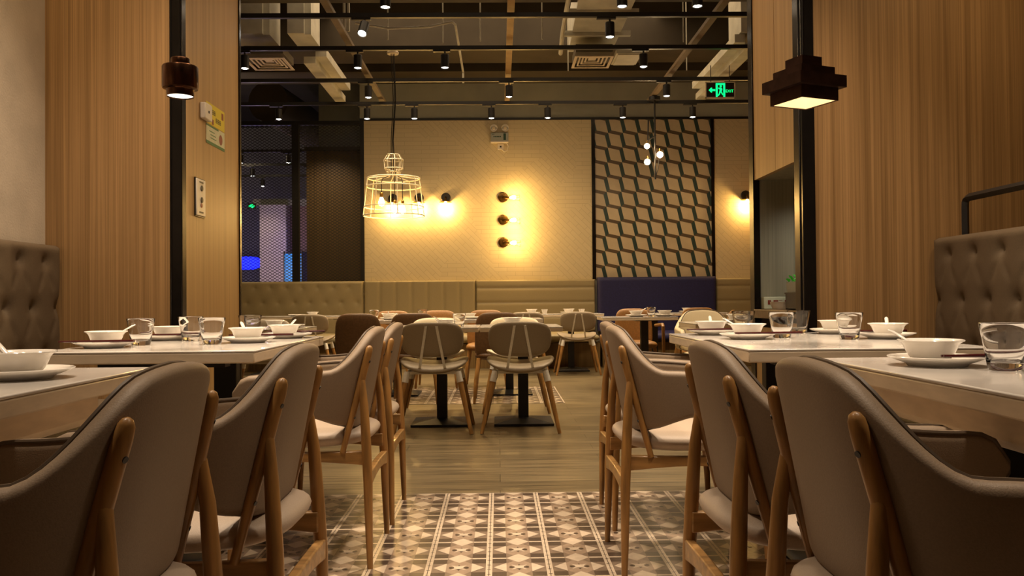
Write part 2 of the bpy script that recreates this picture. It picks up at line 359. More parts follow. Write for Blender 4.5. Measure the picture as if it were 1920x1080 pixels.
# mesh window to the neighbouring hall
wx0, wx1 = -6.0, -1.893
struct(G().span(wx0, wx1, YB, YB + .08, 0, 1.18), 'wall_back_sill', M['panel_dark'], smooth=False)
wf = struct(G().span(wx0, wx1, YB - .02, YB + .06, 3.42, 3.475).span(wx0, wx1, YB - .02, YB + .06, 1.17, 1.205).span(-1.945, -1.893, YB - .02, YB + .06, 1.2, 3.42)
            .span(-2.911, -2.813, YB - .02, YB + .06, 1.2, 3.42), 'window_1', M['black'], smooth=False)
g = G(); d = .034; asp = .62; X0, X1, Z0, Z1 = -5.95, -1.945, 1.205, 3.42
k = 0
while True:
    off = k * d * 2
    if off > (X1 - X0) + (Z1 - Z0) / asp: break
    for sgn in (1, -1):
        # line x = X0 + off - t/asp*..., clipped to the opening
        pts = []
        for z in (Z0, Z1):
            t = (z - Z0) / asp
            pts.append((X0 + off - t, z))
        (xa, za), (xb, zb) = pts
        def cut(xv):
            f = (xv - xa) / (xb - xa); return (xv, za + f * (zb - za))
        A, B = (xa, za), (xb, zb)
        if A[0] > X1: A = cut(X1)
        if B[0] < X0: B = cut(X0)
        if A[1] < B[1]:
            if sgn < 0: A, B = (X0 + X1 - A[0], A[1]), (X0 + X1 - B[0], B[1])
            dv = Vector((B[0] - A[0], B[1] - A[1])); n = Vector((-dv.y, dv.x)).normalized() * .0042
            yy = YB + .02 + (.002 if sgn > 0 else 0)
            g.poly([(A[0] - n.x, yy, A[1] - n.y), (A[0] + n.x, yy, A[1] + n.y), (B[0] + n.x, yy, B[1] + n.y), (B[0] - n.x, yy, B[1] - n.y)])
    k += 1
ms = g.obj('mesh_infill', M['mesh'], wf, smooth=False)
# neighbouring hall
struct(G().span(-7.2, 3.7, 18.2, 18.3, 0, CEIL), 'wall_far', M['grey_wall'], smooth=False)
struct(G().span(-7.2, -7.1, 5.4, 18.2, 0, CEIL), 'wall_outer', M['grey_wall'], smooth=False)
struct(G().span(-1.95, -1.893, YB + .15, 18.2, 0, CEIL), 'wall_hall_side', M['grey_wall'], smooth=False)
struct(G().span(-2.93, -2.0, 13.2, 13.3, 0, 3.22), 'wall_hall_panel', M['panel_dark'], smooth=False)
struct(G().span(-2.95, -2.0, 13.15, 13.3, 3.22, 3.28), 'trim_8', M['beam'], smooth=False)
struct(G().span(-2.8, -2.0, 13.5, 13.9, 3.3, CEIL), 'column_1', M['grey_wall'], smooth=False)
struct(G().span(-4.42, -3.93, 16.0, 16.4, 0, 2.72), 'column_2', M['lilac'], smooth=False)
struct(G().span(-3.93, -2.6, 16.3, 16.4, 1.86, 2.72), 'wall_hall_pink', mat('dusty_pink_paint', (.32, .2, .19, 1), .7, var=.05), smooth=False)
struct(G().span(-4.6, -2.5, 16.2, 17.0, 2.72, 2.85), 'beam_4', M['grey_wall'], smooth=False)

# ------------------------------------------------------------------ aisle armchairs (front = +X, origin on the floor)
def shell_meshes():
    W, L, XC, n, th = .246, .215, .02, 3.2, .044
    plan = []
    for i in range(17):
        f = PI / 2 * i / 16
        plan.append((XC - L * max(0, math.cos(f)) ** (2 / n), W * math.sin(f) ** (2 / n), max(0, math.cos(f)) ** (2 / n)))
    for i in range(1, 9): plan.append((XC + .2 * i / 8, W + .004 * i / 8, 0))
    plan = [(x, -y, w) for x, y, w in plan[:0:-1]] + plan
    N = len(plan); mid = N // 2
    cum = [0]
    for a, b in zip(plan, plan[1:]): cum.append(cum[-1] + math.hypot(b[0] - a[0], b[1] - a[1]))
    sm = cum[mid]; S = cum[-1] - sm
    def ss(a, b, x): t = min(1, max(0, (x - a) / (b - a))); return t * t * (3 - 2 * t)
    def rr(hw, hh, r, k=4):
        r = min(r, hh * .95); out = []
        for cx, cz, a0 in ((hw - r, hh - r, 0), (-hw + r, hh - r, 90), (-hw + r, -hh + r, 180), (hw - r, -hh + r, 270)):
            for q in range(k + 1):
                a = math.radians(a0 + 90 * q / k); out.append((cx + r * math.cos(a), cz + r * math.sin(a)))
        return out
    loops = []; pipe = []
    for i, (x, y, w) in enumerate(plan):
        a = plan[max(0, i - 1)]; b = plan[min(N - 1, i + 1)]
        t = Vector((b[0] - a[0], b[1] - a[1])).normalized(); nv = Vector((t.y, -t.x))
        s = abs(cum[i] - sm)
        zt = .826 - .012 * min(1, s / .12) ** 2 - .132 * ss(.105, .285, s) - .012 * ss(.3, .5, s)
        zb = .468 + .016 * ss(.1, .2, s) + .055 * ss(.16, .42, s)
        e = min(1, max(0, (s - (S - .075)) / .075)); hh = max(.012, (zt - zb) / 2 * math.sqrt(max(0, 1 - e ** 2.4)))
        zc = (zt + zb) / 2
        def P(o, z):
            dx = (-(z - .826) * .20 - .042) * w
            k = 1 + .05 * (z - .6)
            return Vector((x + dx + nv.x * o, (y + nv.y * o) * k, z))
        loops.append([P(o, zc + dz) for o, dz in rr(th / 2, hh, th * .44)])
        pipe.append((P(th * .36, zc + hh - .002), P(th * .36, zc - hh + .002)))
    sh = G().quadloop(loops).mesh('backrest', M['beige'], angle=60)
    path = [p for p, q in pipe] + [q for p, q in pipe[::-1]]
    pp = G().tube(path, .0042, 6, closed=True).mesh('piping', M['beige_pipe'])
    return sh, pp
def make_armchair():
    t = thing('armchair', '', 'chair')
    sh, pp = shell_meshes()
    b = bpy.data.objects.new('backrest', sh); COL.objects.link(b); b.parent = t
    p = bpy.data.objects.new('piping', pp); COL.objects.link(p); p.parent = b
    G().cushion(.235, .232, .06, 3.4, lambda a, c, h: (a + .0, c, .437 + h + .012 * (a / .235) ** 2), dome=.012, taper=lambda a: 1 - .10 * (1 - (a + .235) / .47)).obj('seat', M['seat_pad'], t, angle=60)
    for s in (-1, 1):
        G().tube([(-.235, s * .222, 0), (-.232, s * .218, .12), (-.228, s * .212, .3), (-.222, s * .205, .42), (-.214, s * .198, .56), (-.206, s * .187, .64), (-.2045, s * .1855, .66)], [.0115, .0145, .0185, .0192, .0165, .0125, .006], 14, flat=.88).obj('leg', M['ash'], t)
        G().tube([(.245, s * .218, 0), (.238, s * .212, .15), (.228, s * .206, .3), (.222, s * .202, .40), (.222, s * .202, .408)], [.0115, .015, .0188, .0185, .012], 14, flat=.9).obj('leg', M['ash'], t)
        # side rail under the seat
        lp = []
        for i in range(9):
            f = i / 8; x = -.226 + .45 * f; hh = .026 - .010 * math.sin(PI * f); zc = .376 + .004 * math.sin(PI * f)
            lp.append([(x, s * .196 + q, zc + z) for q, z in ((-.012, -hh), (.012, -hh), (.012, hh), (-.012, hh))])
        G().quadloop(lp).obj('side_rail', M['ash_flat'], t, bevel=.004)
        # slanting stick that carries the backrest
        p0 = Vector((-.140, s * .206, .395)); p1 = Vector((-.233, s * .174, .764)); d = (p1 - p0)
        st = G().tube([p0, p0 + d * .3, p0 + d * .62, p0 + d * .92, p0 + d * .97, p0 + d * .992, p1], [.0095, .0120, .0142, .0140, .0122, .0078, .002], 14).obj('back_support', M['ash'], t)
        nrm = Vector((-.86, s * .34, -.36)).normalized()
        for f in (.335, .86):
            q = p0 + d * f + nrm * (.0121 if f < .5 else .0140)
            G().rod(q - nrm * .008, q + nrm * .001, .005, .005, 12).obj('bolt', M['black'], st)
    lp = []
    for i in range(11):
        f = i / 10; y = -.212 + .424 * f; arch = math.sin(PI * f); zc = .305 + .012 * arch; hh = .026 - .008 * arch
        lp.append([(-.229 + q, y, zc + z) for q, z in ((-.012, -hh), (.012, -hh), (.012, hh), (-.012, hh))])
    G().quadloop(lp).obj('rear_rail', M['ash_flat'], t, bevel=.004)
    G().span(.213, .235, -.205, .205, .352, .402).obj('front_rail', M['ash_flat'], t, bevel=.004)
    return t
arm0 = make_armchair()
GA = 'beige padded armchairs with timber frames'
A_SPOTS = [  # x, y, heading, label
    (-.740, 1.36, PI, 'beige padded armchair with timber frame, first from the camera in row under round pendant'),
    (-.675, 1.945, PI, 'beige padded armchair, second from the camera in row under round pendant'),
    (-.685, 3.20, PI, 'beige padded armchair, third from the camera in row under round pendant'),
    (-.68, 3.775, PI, 'beige padded armchair, fourth and last from the camera in row under round pendant'),
    (.715, 1.34, 0, 'beige padded armchair with timber frame, first from the camera in row under stepped square pendant'),
    (.690, 1.90, 0, 'beige padded armchair, second from the camera in row under stepped square pendant'),
    (.640, 3.05, 0, 'beige padded armchair, third from the camera in row under stepped square pendant'),
    (.688, 3.64, 0, 'beige padded armchair hidden mostly behind third, last in row under stepped square pendant'),
    (1.72, 7.05, -PI / 2, 'pale lit-tinted armchair facing the camera behind the small table next to the service niche'),
]
for i, (x, y, rz, lab) in enumerate(A_SPOTS):
    if i == 0: arm0.location = (x, y, 0); arm0.rotation_euler.z = rz; arm0['label'] = lab; arm0['group'] = GA
    else:
        c_ = dup(arm0, (x, y, 0), rz, lab, GA)
        if lab.startswith('pale'):
            for ch in c_.children:
                if ch.name.startswith(('backrest', 'seat.')): ch.material_slots[0].link = 'OBJECT'; ch.material_slots[0].material = M['cream']  # beige shell and seat recoloured to look strongly lit

# ------------------------------------------------------------------ low-back chairs with steel straps (front = +X)
def make_lowback(vinyl):
    t = thing('dining_chair', '', 'chair')
    def pl(a, b, c):   # a along height, b along width, c outward (front)
        z = .648 + a; y = b
        return (-.235 - a * .22 + c + .9 * y * y, y, z)
    G().cushion(.122, .218, .05, 3.6, pl, dome=.006, taper=lambda a: 1 - .12 * max(0, (-a) / .122) ** 1.5).obj('backrest', vinyl, t, angle=60)
    def ps(a, b, c): return (a - .0, b, .448 + c + .85 * b * b + .02 * (a / .222) - .25 * max(0, a - .1) ** 2 * 4)
    G().cushion(.222, .242, .045, 3.2, ps, dome=.004, taper=lambda a: 1 - .10 * max(0, -a / .222)).obj('seat', vinyl, t, angle=60)
    for s in (-1, 1):
        pts = [(-.282, s * .036, .745), (-.262, s * .05, .66), (-.240, s * .068, .56), (-.215, s * .085, .46), (-.19, s * .092, .436), (-.10, s * .095, .424)]
        lp = []
        for p in pts: lp.append([(p[0] - .002, p[1] - .009, p[2]), (p[0] - .002, p[1] + .009, p[2] - .001), (p[0] + .003, p[1] + .009, p[2] - .001), (p[0] + .003, p[1] - .009, p[2])])
        st = G().quadloop(lp).obj('back_strap', M['steel'], t)
        g = G()
        for p in (pts[0], pts[1]): g.rod((p[0] - .005, p[1], p[2] - .014), (p[0] + .002, p[1], p[2] - .014), .006, .006, 10)
        g.obj('screw', M['steel'], st)
    fr = G()
    for s in (-1, 1): fr.span(-.17, .17, s * .165 - .014, s * .165 + .014, .408, .428)
    fr.span(-.17, -.14, -.165, .165, .408, .428).span(.14, .17, -.165, .165, .408, .428)
    fr.obj('seat_frame', M['steel'], t)
    for sx in (-1, 1):
        for s in (-1, 1):
            a = Vector((sx * .165, s * .175, .425)); b = Vector((sx * .235, s * .268, 0)); d = b - a
            lg = G().tube([a + d * .12, a + d * .4, b], [.0205, .0185, .0125], 14).obj('leg', M['ash'], t)
            G().tube([a, a + d * .17], [.020, .0235], 14).obj('socket', M['steel'], lg)
    return t
low0 = make_lowback(M['greychair'])
low1 = make_lowback(M['cream'])
L_SPOTS = [
    (low0, -.462, 6.15, PI / 2, 'grey-beige low-back chair with two steel straps, beside the pedestal nearer the cage pendant'),
    (low0, .150, 6.15, PI / 2 - .03, 'grey-beige low-back chair, seen from behind, at the end of the middle table with two pedestals'),
    (low0, .960, 10.62, PI / 2, 'small grey chair with steel straps at the far table beside the navy bench'),
    (low0, .330, 10.66, PI / 2, 'small grey chair at the far table, mostly behind the brown chairs, before horizontally padded bench'),
    (low0, -2.22, 10.35, PI / 2, 'small grey chair with steel straps in front of the buttoned bench'),
    (low0, -2.02, 7.28, -PI / 2, 'grey chair facing the camera behind the table under ceiling vent'),
    (low1, -.53, 7.18, -PI / 2, 'lit-tinted low-back chair facing the camera, behind the strap-backed chair with cream seat edge'),
    (low1, .135, 7.18, -PI / 2, 'lit-tinted low-back chair facing the camera, at the free end of the middle table'),
]
first = set()
for src, x, y, rz, lab in L_SPOTS:
    if src.name not in first:
        first.add(src.name); src.location = (x, y, 0); src.rotation_euler.z = rz; src['label'] = lab; src['group'] = 'low-back strap chairs'
    else: dup(src, (x, y, 0), rz, lab, 'low-back strap chairs')

# ------------------------------------------------------------------ full-back leather chairs (front = +X)
def make_fullback(leather, arms=False):
    t = thing('leather_chair', '', 'chair')
    def pl(a, b, c): return (-.20 - a * .16 + c + .75 * b * b, b, .595 + a)
    G().cushion(.215, .208, .05, 5, pl, dome=.004, taper=lambda a: 1 - .12 * max(0, a / .215) ** 2).obj('backrest', leather, t, angle=60)
    G().cushion(.225, .212, .075, 4, lambda a, b, c: (a + .02, b, .42 + c), dome=.01).obj('seat', leather, t, angle=60)
    for sx in (-1, 1):
        for s in (-1, 1):
            G().tube([(sx * .16, s * .17, .40), (sx * .2, s * .2, .2), (sx * .225, s * .215, 0)], [.02, .018, .012], 12).obj('leg', M['ash'], t)
    if arms:
        for s in (-1, 1):
            G().tube([(-.2, s * .25, .62), (.16, s * .26, .64), (.185, s * .262, .62), (.2, s * .262, .4), (.21, s * .25, .0)], [.017, .018, .018, .017, .012], 10).obj('armrest', M['ash'], t)
            
    return t
fb0 = make_fullback(M['brown']); fb1 = make_fullback(M['orange']); fb2 = make_fullback(M['orange'], True)
F_SPOTS = [
    (fb0, -1.255, 7.87, PI / 2, 'dark brown leather chair seen from behind, nearest the buttoned bench'),
    (fb0, -.765, 7.87, PI / 2, 'dark brown leather chair seen from behind, middle one of the dark three'),
    (fb0, -.01, 7.87, PI / 2, 'dark brown leather chair seen from behind, closest to the aisle floor'),
    (fb1, -1.16, 9.22, -PI / 2, 'tan leather chair facing the camera, white bowl above its back'),
    (fb1, -.66, 9.22, -PI / 2, 'tan leather chair facing the camera, before the vertical channels of the bench'),
    (fb1, -.14, 9.22, -PI / 2, 'tan leather chair facing the camera, where vertical and horizontal padding of bench meet'),
    (fb2, 1.50, 9.40, -PI / 2, 'tan leather armchair with wooden arms behind the table in front of navy bench'),
    (fb1, 1.95, 8.0, PI * .9, 'tan leather chair with its seat showing past the white table corner'),
    (fb1, 2.35, 10.3, PI / 2, 'tan leather chair, only its top showing, against the navy bench end'),
]
first = set()
for src, x, y, rz, lab in F_SPOTS:
    if src.name not in first:
        first.add(src.name); src.location = (x, y, 0); src.rotation_euler.z = rz; src['label'] = lab; src['group'] = 'full-back leather chairs'
    else: dup(src, (x, y, 0), rz, lab, 'full-back leather chairs')

# ------------------------------------------------------------------ tables
TZ = .754
def near_table(x0, x1, y0, y1, lab, apron):
    xc, yc = (x0 + x1) / 2, (y0 + y1) / 2; w, l = abs(x1 - x0), y1 - y0
    t = thing('dining_table', lab, 'table', (xc, yc, 0), 0, 'white-topped tables along the aisle')
    G().box((0, 0, TZ - .004), (w, l, .008)).obj('tabletop', M['top'], t, bevel=.003)
    G().box((0, 0, TZ - .026), (w - .002, l - .002, .036)).obj('table_edge', M['edge'], t, bevel=.004)
    if apron:
        sx = 1 if x0 > 0 else -1
        G().span(-w / 2 + (.09 if sx > 0 else .05), w / 2 - (.05 if sx > 0 else .09), -l / 2 + .08, l / 2 - .09, .625, .71).obj('apron', M['edge'], t, bevel=.02)
    else:
        G().span(-w * .3, w * .3, -.42, -.36, .685, .71).span(-w * .3, w * .3, .36, .42, .685, .71).span(-.03, .03, -.42, .42, .685, .71).obj('frame', M['black'], t)
    for s in (-1, 1):
        G().span(-.05, .05, s * .33 - .03, s * .33 + .03, .02, .70).obj('pedestal', M['black'], t, bevel=.004)
        G().cushion(.20, .20, .024, 6, lambda a, b, c: (a, s * .33 + b, .012 + c)).obj('base_plate', M['black'], t)
    return t
near_table(-1.56, -.897, 1.07, 2.243, 'white-topped table nearest the camera in row under round pendant', True)
near_table(-1.60, -.838, 2.962, 4.13, 'white-topped table with four settings, standing under round pendant before timber pier', False)
near_table(.866, 1.57, 1.165, 2.341, 'white-topped table nearest the camera, with one setting, in row under stepped square pendant', True)
near_table(.803, 1.605, 2.76, 4.06, 'white-topped table with four settings beside the service niche', False)
def small_table(x0, x1, y0, y1, z, lab, peds, grp='small pedestal tables further back'):
    xc, yc = (x0 + x1) / 2, (y0 + y1) / 2; w, l = x1 - x0, y1 - y0
    t = thing('pedestal_table', lab, 'table', (xc, yc, 0), 0, grp)
    G().box((0, 0, z - .004), (w, l, .008)).obj('tabletop', M['top'], t, bevel=.002)
    G().box((0, 0, z - .021), (w - .002, l - .002, .026)).obj('table_edge', M['edge'], t, bevel=.003)
    for px in peds:
        dx = px - xc
        G().span(dx - .038, dx + .038, -.038, .038, .03, z - .034).span(dx - .1, dx + .1, -.1, .1, z - .045, z - .033).obj('pedestal', M['black'], t)
        lp = [[(dx + a * .218, b * .21, .0) for a, b in ((-1, -1), (1, -1), (1, 1), (-1, 1))], [(dx + a * .218, b * .21, .016) for a, b in ((-1, -1), (1, -1), (1, 1), (-1, 1))], [(dx + a * .06, b * .06, .042) for a, b in ((-1, -1), (1, -1), (1, 1), (-1, 1))]]
        G().quadloop(lp).obj('base_plate', M['black'], t, smooth=False)
    return t
small_table(-.80, -.145, 6.12, 6.83, .725, 'cream-edged table on one black pedestal, half of the middle pair, nearer cage pendant', [-.430])
small_table(-.138, .455, 6.12, 6.83, .725, 'cream-edged table on one black pedestal, half of the middle pair, at the aisle', [.178])
small_table(-2.6, -1.44, 6.12, 6.83, .725, 'table standing past the timber pier, behind the white table with four settings', [-2.0])
small_table(-1.45, -.50, 8.15, 8.8, .735, 'table between dark brown and tan leather chairs, nearer the buttoned bench', [-1.0])
small_table(-.46, .42, 8.15, 8.8, .735, 'table between dark brown and tan leather chairs, nearer the aisle', [.1])
small_table(1.04, 1.80, 8.6, 9.15, .735, 'small table with a tan armchair behind it, before the navy bench', [1.50])
small_table(1.42, 2.6, 6.20, 6.78, .735, 'table partly hidden by the service niche, pale armchair behind it', [2.1])
small_table(.05, 1.33, 10.85, 11.4, .735, 'long table pulled up to the horizontally padded bench', [.42, .93])
small_table(-3.2, -1.75, 10.75, 11.35, .735, 'table pulled up to the buttoned bench', [-2.9, -2.0])
small_table(1.75, 2.9, 10.75, 11.35, .735, 'table pulled up to the navy bench', [2.0, 2.7])

# ------------------------------------------------------------------ benches
def panel_grid(L_, H_, fn, res=.018, back=-.05):
    """padded panel in (u right, v up, d towards the viewer)"""
    nu, nv = max(2, int(L_ / res)), max(2, int(H_ / res)); g = G()
    V = [[g.bm.verts.new((L_ * i / nu, -fn(L_ * i / nu, H_ * j / nv), H_ * j / nv)) for j in range(nv + 1)] for i in range(nu + 1)]
    for i in range(nu):
        for j in range(nv): g.bm.faces.new((V[i][j], V[i + 1][j], V[i + 1][j + 1], V[i][j + 1]))
    ring = [V[i][0] for i in range(nu + 1)] + [V[nu][j] for j in range(1, nv + 1)] + [V[i][nv] for i in range(nu - 1, -1, -1)] + [V[0][j] for j in range(nv - 1, 0, -1)]
    bk = [g.bm.verts.new((v.co.x, -back, v.co.z)) for v in ring]
    for k in range(len(ring)):
        m = (k + 1) % len(ring); g.bm.faces.new((ring[m], ring[k], bk[k], bk[m]))
    g.bm.faces.new(bk)
    return g
def edge_round(u, v, L_, H_, r=.035):
    e = min(u, L_ - u, H_ - v, v + 1)
    return 0 if e >= r else (1 - math.sqrt(max(0, 1 - (1 - e / r) ** 2))) * r
def tuft_fn(btn, L_, H_, A, du, dv, pl=.24):
    def f(u, v):
        d = 0
        for bu, bv in btn:
            r2 = (u - bu) ** 2 + (v - bv) ** 2
            if r2 < .05: d = max(d, A * math.exp(-math.sqrt(r2) / .034))
            # pleats run down diagonally from each button
            for s in (-1, 1):
                x, y = u - bu, bv - v
                t = (x * s * du / 2 + y * dv) / ((du / 2) ** 2 + dv ** 2)
                if 0 < t < 1:
                    ox = x - s * du / 2 * t; oy = y - dv * t
                    q = math.hypot(ox, oy)
                    if q < .03: d = max(d, A * pl * (1 - q / .03) * math.sin(PI * min(1, t * 1.1 + .1)))
        return .045 - d - edge_round(u, v, L_, H_)
    return f
def channel_fn(n, L_, H_, vertical, A=.016):
    def f(u, v):
        x = (u / L_ if vertical else v / H_) * n; fr = x - math.floor(x)
        return .045 - A * abs(2 * fr - 1) ** 6 - edge_round(u, v, L_, H_, .02)
    return f
def bench(name, lab, loc, rz, L_, kind, m, top=1.2, n=7, buttons=None, seat_depth=.58, group='padded wall benches', sp=(.225, .22), prot=0.0):
    t = thing(name, lab, 'bench', loc, rz, group)
    z0 = .47; H_ = top - z0
    if kind == 'tuft':
        g = panel_grid(L_, H_, tuft_fn(buttons, L_, H_, .034 if m == M['tuft_dark'] else .026, *sp, pl=.26 if m == M['tuft_dark'] else .10), .0135)
    elif kind == 'plain': g = panel_grid(L_, H_, lambda u, v: .045 + prot - edge_round(u, v, L_, H_, .02), .03)
    else: g = panel_grid(L_, H_, channel_fn(n, L_, H_, kind == 'vert'), .012)
    for v in g.bm.verts: v.co.z += z0
    b = g.obj('backrest', m, t, angle=70)
    if kind == 'tuft':
        for bu, bv in buttons:
            q = G().lathe([(0, 0), (.0085, 0), (.0085, .003), (.006, .006), (0, .007)], seg=12)
            o = q.obj('button', m, b); o.rotation_euler = (PI / 2, 0, 0); o.location = (bu, -.0125, z0 + bv)
    sd = seat_depth
    G().cushion(L_ / 2 - .004, sd / 2, .14, 14, lambda a, c, h: (L_ / 2 + a, -.04 - sd / 2 + c, .40 + h), dome=.01).obj('seat', m, t, angle=60)
    G().span(.0, L_, -sd + .03, .04, .0, .33).obj('base', M['panel_dark'], t)
    return t
def stagger(L_, H_, du, dv, u0, v0):
    out = []; r = 0; v = v0
    while v > .06:
        u = u0 + (du / 2 if r % 2 else 0)
        while u > du: u -= du
        while u < L_ - .03:
            if u > .04: out.append((u, v))
            u += du
        v -= dv; r += 1
    return out
# taupe banquettes beside the aisle tables
bl = stagger(3.18, .74, .225, .225, .11, .655)
bench('banquette', 'taupe buttoned banquette against the stucco wall under round pendant side', (-2.248, 1.2, 0), PI / 2, 3.18, 'tuft', M['tuft_dark'], top=1.212, buttons=bl, seat_depth=.60, group='taupe buttoned banquettes')
sofa = bench('banquette', 'taupe buttoned banquette with a black rail along its top', (2.27, 4.385, 0), -PI / 2, 3.18, 'tuft', M['tuft_dark'], top=1.218, buttons=[(3.18 - u, v) for u, v in bl], seat_depth=.60, group='taupe buttoned banquettes')
G().span(0, 3.18, .04, .12, 0, 1.20).obj('back_panel', M['panel'], sofa)
g = G().tube([(.135, .06, 1.19), (.135, .06, 1.36), (.137, .06, 1.385), (.148, .06, 1.402), (.172, .06, 1.408), (3.0, .06, 1.408), (3.03, .06, 1.4), (3.04, .06, 1.38), (3.04, .06, 1.19)], .0195, 4)
g.obj('top_rail', M['black'], sofa)
# benches along the back wall
bb = stagger(2.3, .73, .22, .21, 2.3 - .09 - .22 * 10 + .11, .64)
bench('wall_bench', 'buttoned olive-beige bench under the mesh window', (-4.2, YB - .05, 0), 0, 2.3, 'tuft', M['bench'], top=1.2, buttons=bb, sp=(.22, .21))
bench('wall_bench', 'olive-beige bench with vertical padded channels', (-1.893, YB - .05, 0), 0, 1.57, 'vert', M['bench'], top=1.2, n=7)
bench('wall_bench', 'olive-beige bench with horizontal padding, next to the navy bench', (-.318, YB - .05, 0), 0, 1.68, 'horiz', M['bench'], top=1.2, n=3.55)
bench('wall_bench', 'plain navy velvet bench under the cube-patterned tiles', (1.395, YB - .05, 0), 0, 1.66, 'plain', M['blue'], top=1.225, prot=.07)
bench('wall_bench', 'olive-beige bench with horizontal padding, partly behind the service niche', (3.075, YB - .05, 0), 0, .6, 'horiz', M['bench'], top=1.2, n=3.55)

# ------------------------------------------------------------------ tableware
ME = {}
ME['plate'] = G().lathe([(0, .004), (.055, .004), (.06, .0), (.066, .0), (.072, .006), (.098, .015), (.110, .0205), (.1112, .0225), (.109, .0235), (.096, .019), (.070, .0105), (.06, .0085), (0, .0085)], seg=48).mesh('plate', M['ceramic'])
ME['bowl'] = G().lathe([(0, .004), (.034, .004), (.036, 0), (.040, 0), (.042, .004), (.0495, .013), (.0565, .026), (.0615, .038), (.0665, .0445), (.0745, .0485), (.0755, .0505), (.074, .052), (.065, .0485), (.0585, .0405), (.0535, .028), (.046, .0155), (.034, .0095), (0, .008)], seg=44).mesh('bowl', M['ceramic'])
ME['glass'] = G().lathe([(0, 0), (.030, 0), (.0325, .003), (.034, .012), (.0385, .040), (.0445, .075), (.0485, .0955), (.048, .097), (.0470, .0965), (.0428, .075), (.0368, .042), (.0322, .020), (.0295, .0165), (0, .0155)], seg=44).mesh('glass_tumbler', M['glass'])
ME['cup'] = G().lathe([(0, 0), (.022, 0), (.026, .004), (.034, .03), (.042, .058), (.041, .0585), (.032, .03), (.024, .007), (0, .006)], seg=28).mesh('tea_cup', M['ceramic'])
def spoon_mesh():
    g = G()
    g.cushion(.031, .021, .006, 2.2, lambda a, b, c: (a, b, c + 9 * (a * a + b * b * 1.3)), seg=24)
    g.tube([(.024, 0, .008), (.045, 0, .017), (.075, 0, .031), (.100, 0, .0415), (.112, 0, .045)], [.006, .0062, .0066, .0072, .004], 10, flat=.45)
    return g.mesh('spoon', M['ceramic'], angle=60)
ME['spoon'] = spoon_mesh()
ME['chopstick'] = G().tube([(-.1325, 0, 0), (-.06, 0, 0), (.1325, 0, 0)], [.0030, .0038, .0050], 8).mesh('chopstick', M['lacquer'])
NAMES = {'plate': ('plate', 'plate'), 'bowl': ('bowl', 'bowl'), 'glass': ('glass_tumbler', 'glass'), 'cup': ('tea_cup', 'cup'), 'spoon': ('spoon', 'spoon'), 'chopstick': ('chopstick', 'chopstick')}
def put(kind, loc, label, group, rz=0.0, ry=0.0, sc=1.0):
    n, c = NAMES[kind]
    o = bpy.data.objects.new(n, ME[kind]); COL.objects.link(o); o.location = loc; o.rotation_euler = (0, ry, rz); o.scale = (sc, sc, sc)
    return tag(o, label, c, group)
def setting(x, y, z, where, glass=None, sticks=None, spoon=(2.4,), group='place settings on aisle tables', off=(0, .01)):
    put('plate', (x, y, z), 'white porcelain plate ' + where, group, rnd.random() * 6)
    bx, by = x + off[0], y + off[1]
    put('bowl', (bx, by, z + .0095), 'white flared bowl ' + where, group, rnd.random() * 6)
    if spoon:
        a = spoon[0]
        put('spoon', (bx - .004 * math.cos(a), by - .004 * math.sin(a), z + .0245), 'white soup spoon ' + where, group, a, -.12)
    if glass: put('glass', (glass[0], glass[1], z + .0003), 'clear tumbler ' + where, group, rnd.random() * 6, 0, 1.08)
    if sticks:
        sx, sy, a = sticks
        for k in (0, 1):
            q = .0115 * k
            put('chopstick', (sx - math.sin(a) * q, sy + math.cos(a) * q, z + .0275), 'dark red chopstick ' + where, group, a)
# row under the stepped square pendant
setting(1.05, 2.05, TZ, 'on the nearest table of the stepped-pendant row', (1.125, 1.898), (1.155, 1.968, .02), (2.3,), off=(-.005, .02))
setting(1.00, 3.45, TZ, 'by the aisle, second table of the stepped-pendant row', (1.158, 3.51), (1.06, 3.362, .03), (2.5,), off=(.003, .015))
setting(.97, 3.88, TZ, 'at the far aisle corner, before the pale armchair', (1.125, 3.945), (.965, 3.795, .03), (1.4,), off=(-.005, .015))
setting(1.52, 3.87, TZ, 'beside the banquette, at the far end under black post', (1.392, 3.978), None, None, off=(0, 0))
setting(1.53, 3.38, TZ, 'beside the banquette, in front of wide veneer panel', (1.367, 3.34), (1.52, 3.47, -.05), (1.2,), off=(.005, -.005))
# row under the round pendant
setting(-1.475, 3.24, TZ, 'beside the banquette, near corner of the round-pendant table', (-1.402, 3.392), (-1.465, 3.152, .04), (.6,), off=(.0, .015))
setting(-1.47, 3.83, TZ, 'beside the banquette, far end of the round-pendant table', (-1.33, 3.735), (-1.42, 3.75, .03), (.7,), off=(.0, .015))
setting(-1.03, 3.55, TZ, 'by the aisle, near end of the round-pendant table', (-1.135, 3.42), (-1.0, 3.63, .05), (2.1,), off=(-.0, -.01))
setting(-.965, 3.94, TZ, 'by the aisle, far end of the round-pendant table', (-1.145, 3.98), (-.945, 4.02, .04), (1.3,), off=(-.01, -.01))
setting(-1.065, 1.93, TZ, 'on the nearest table of the round-pendant row', None, None, (2.6,), off=(-.0, .0))
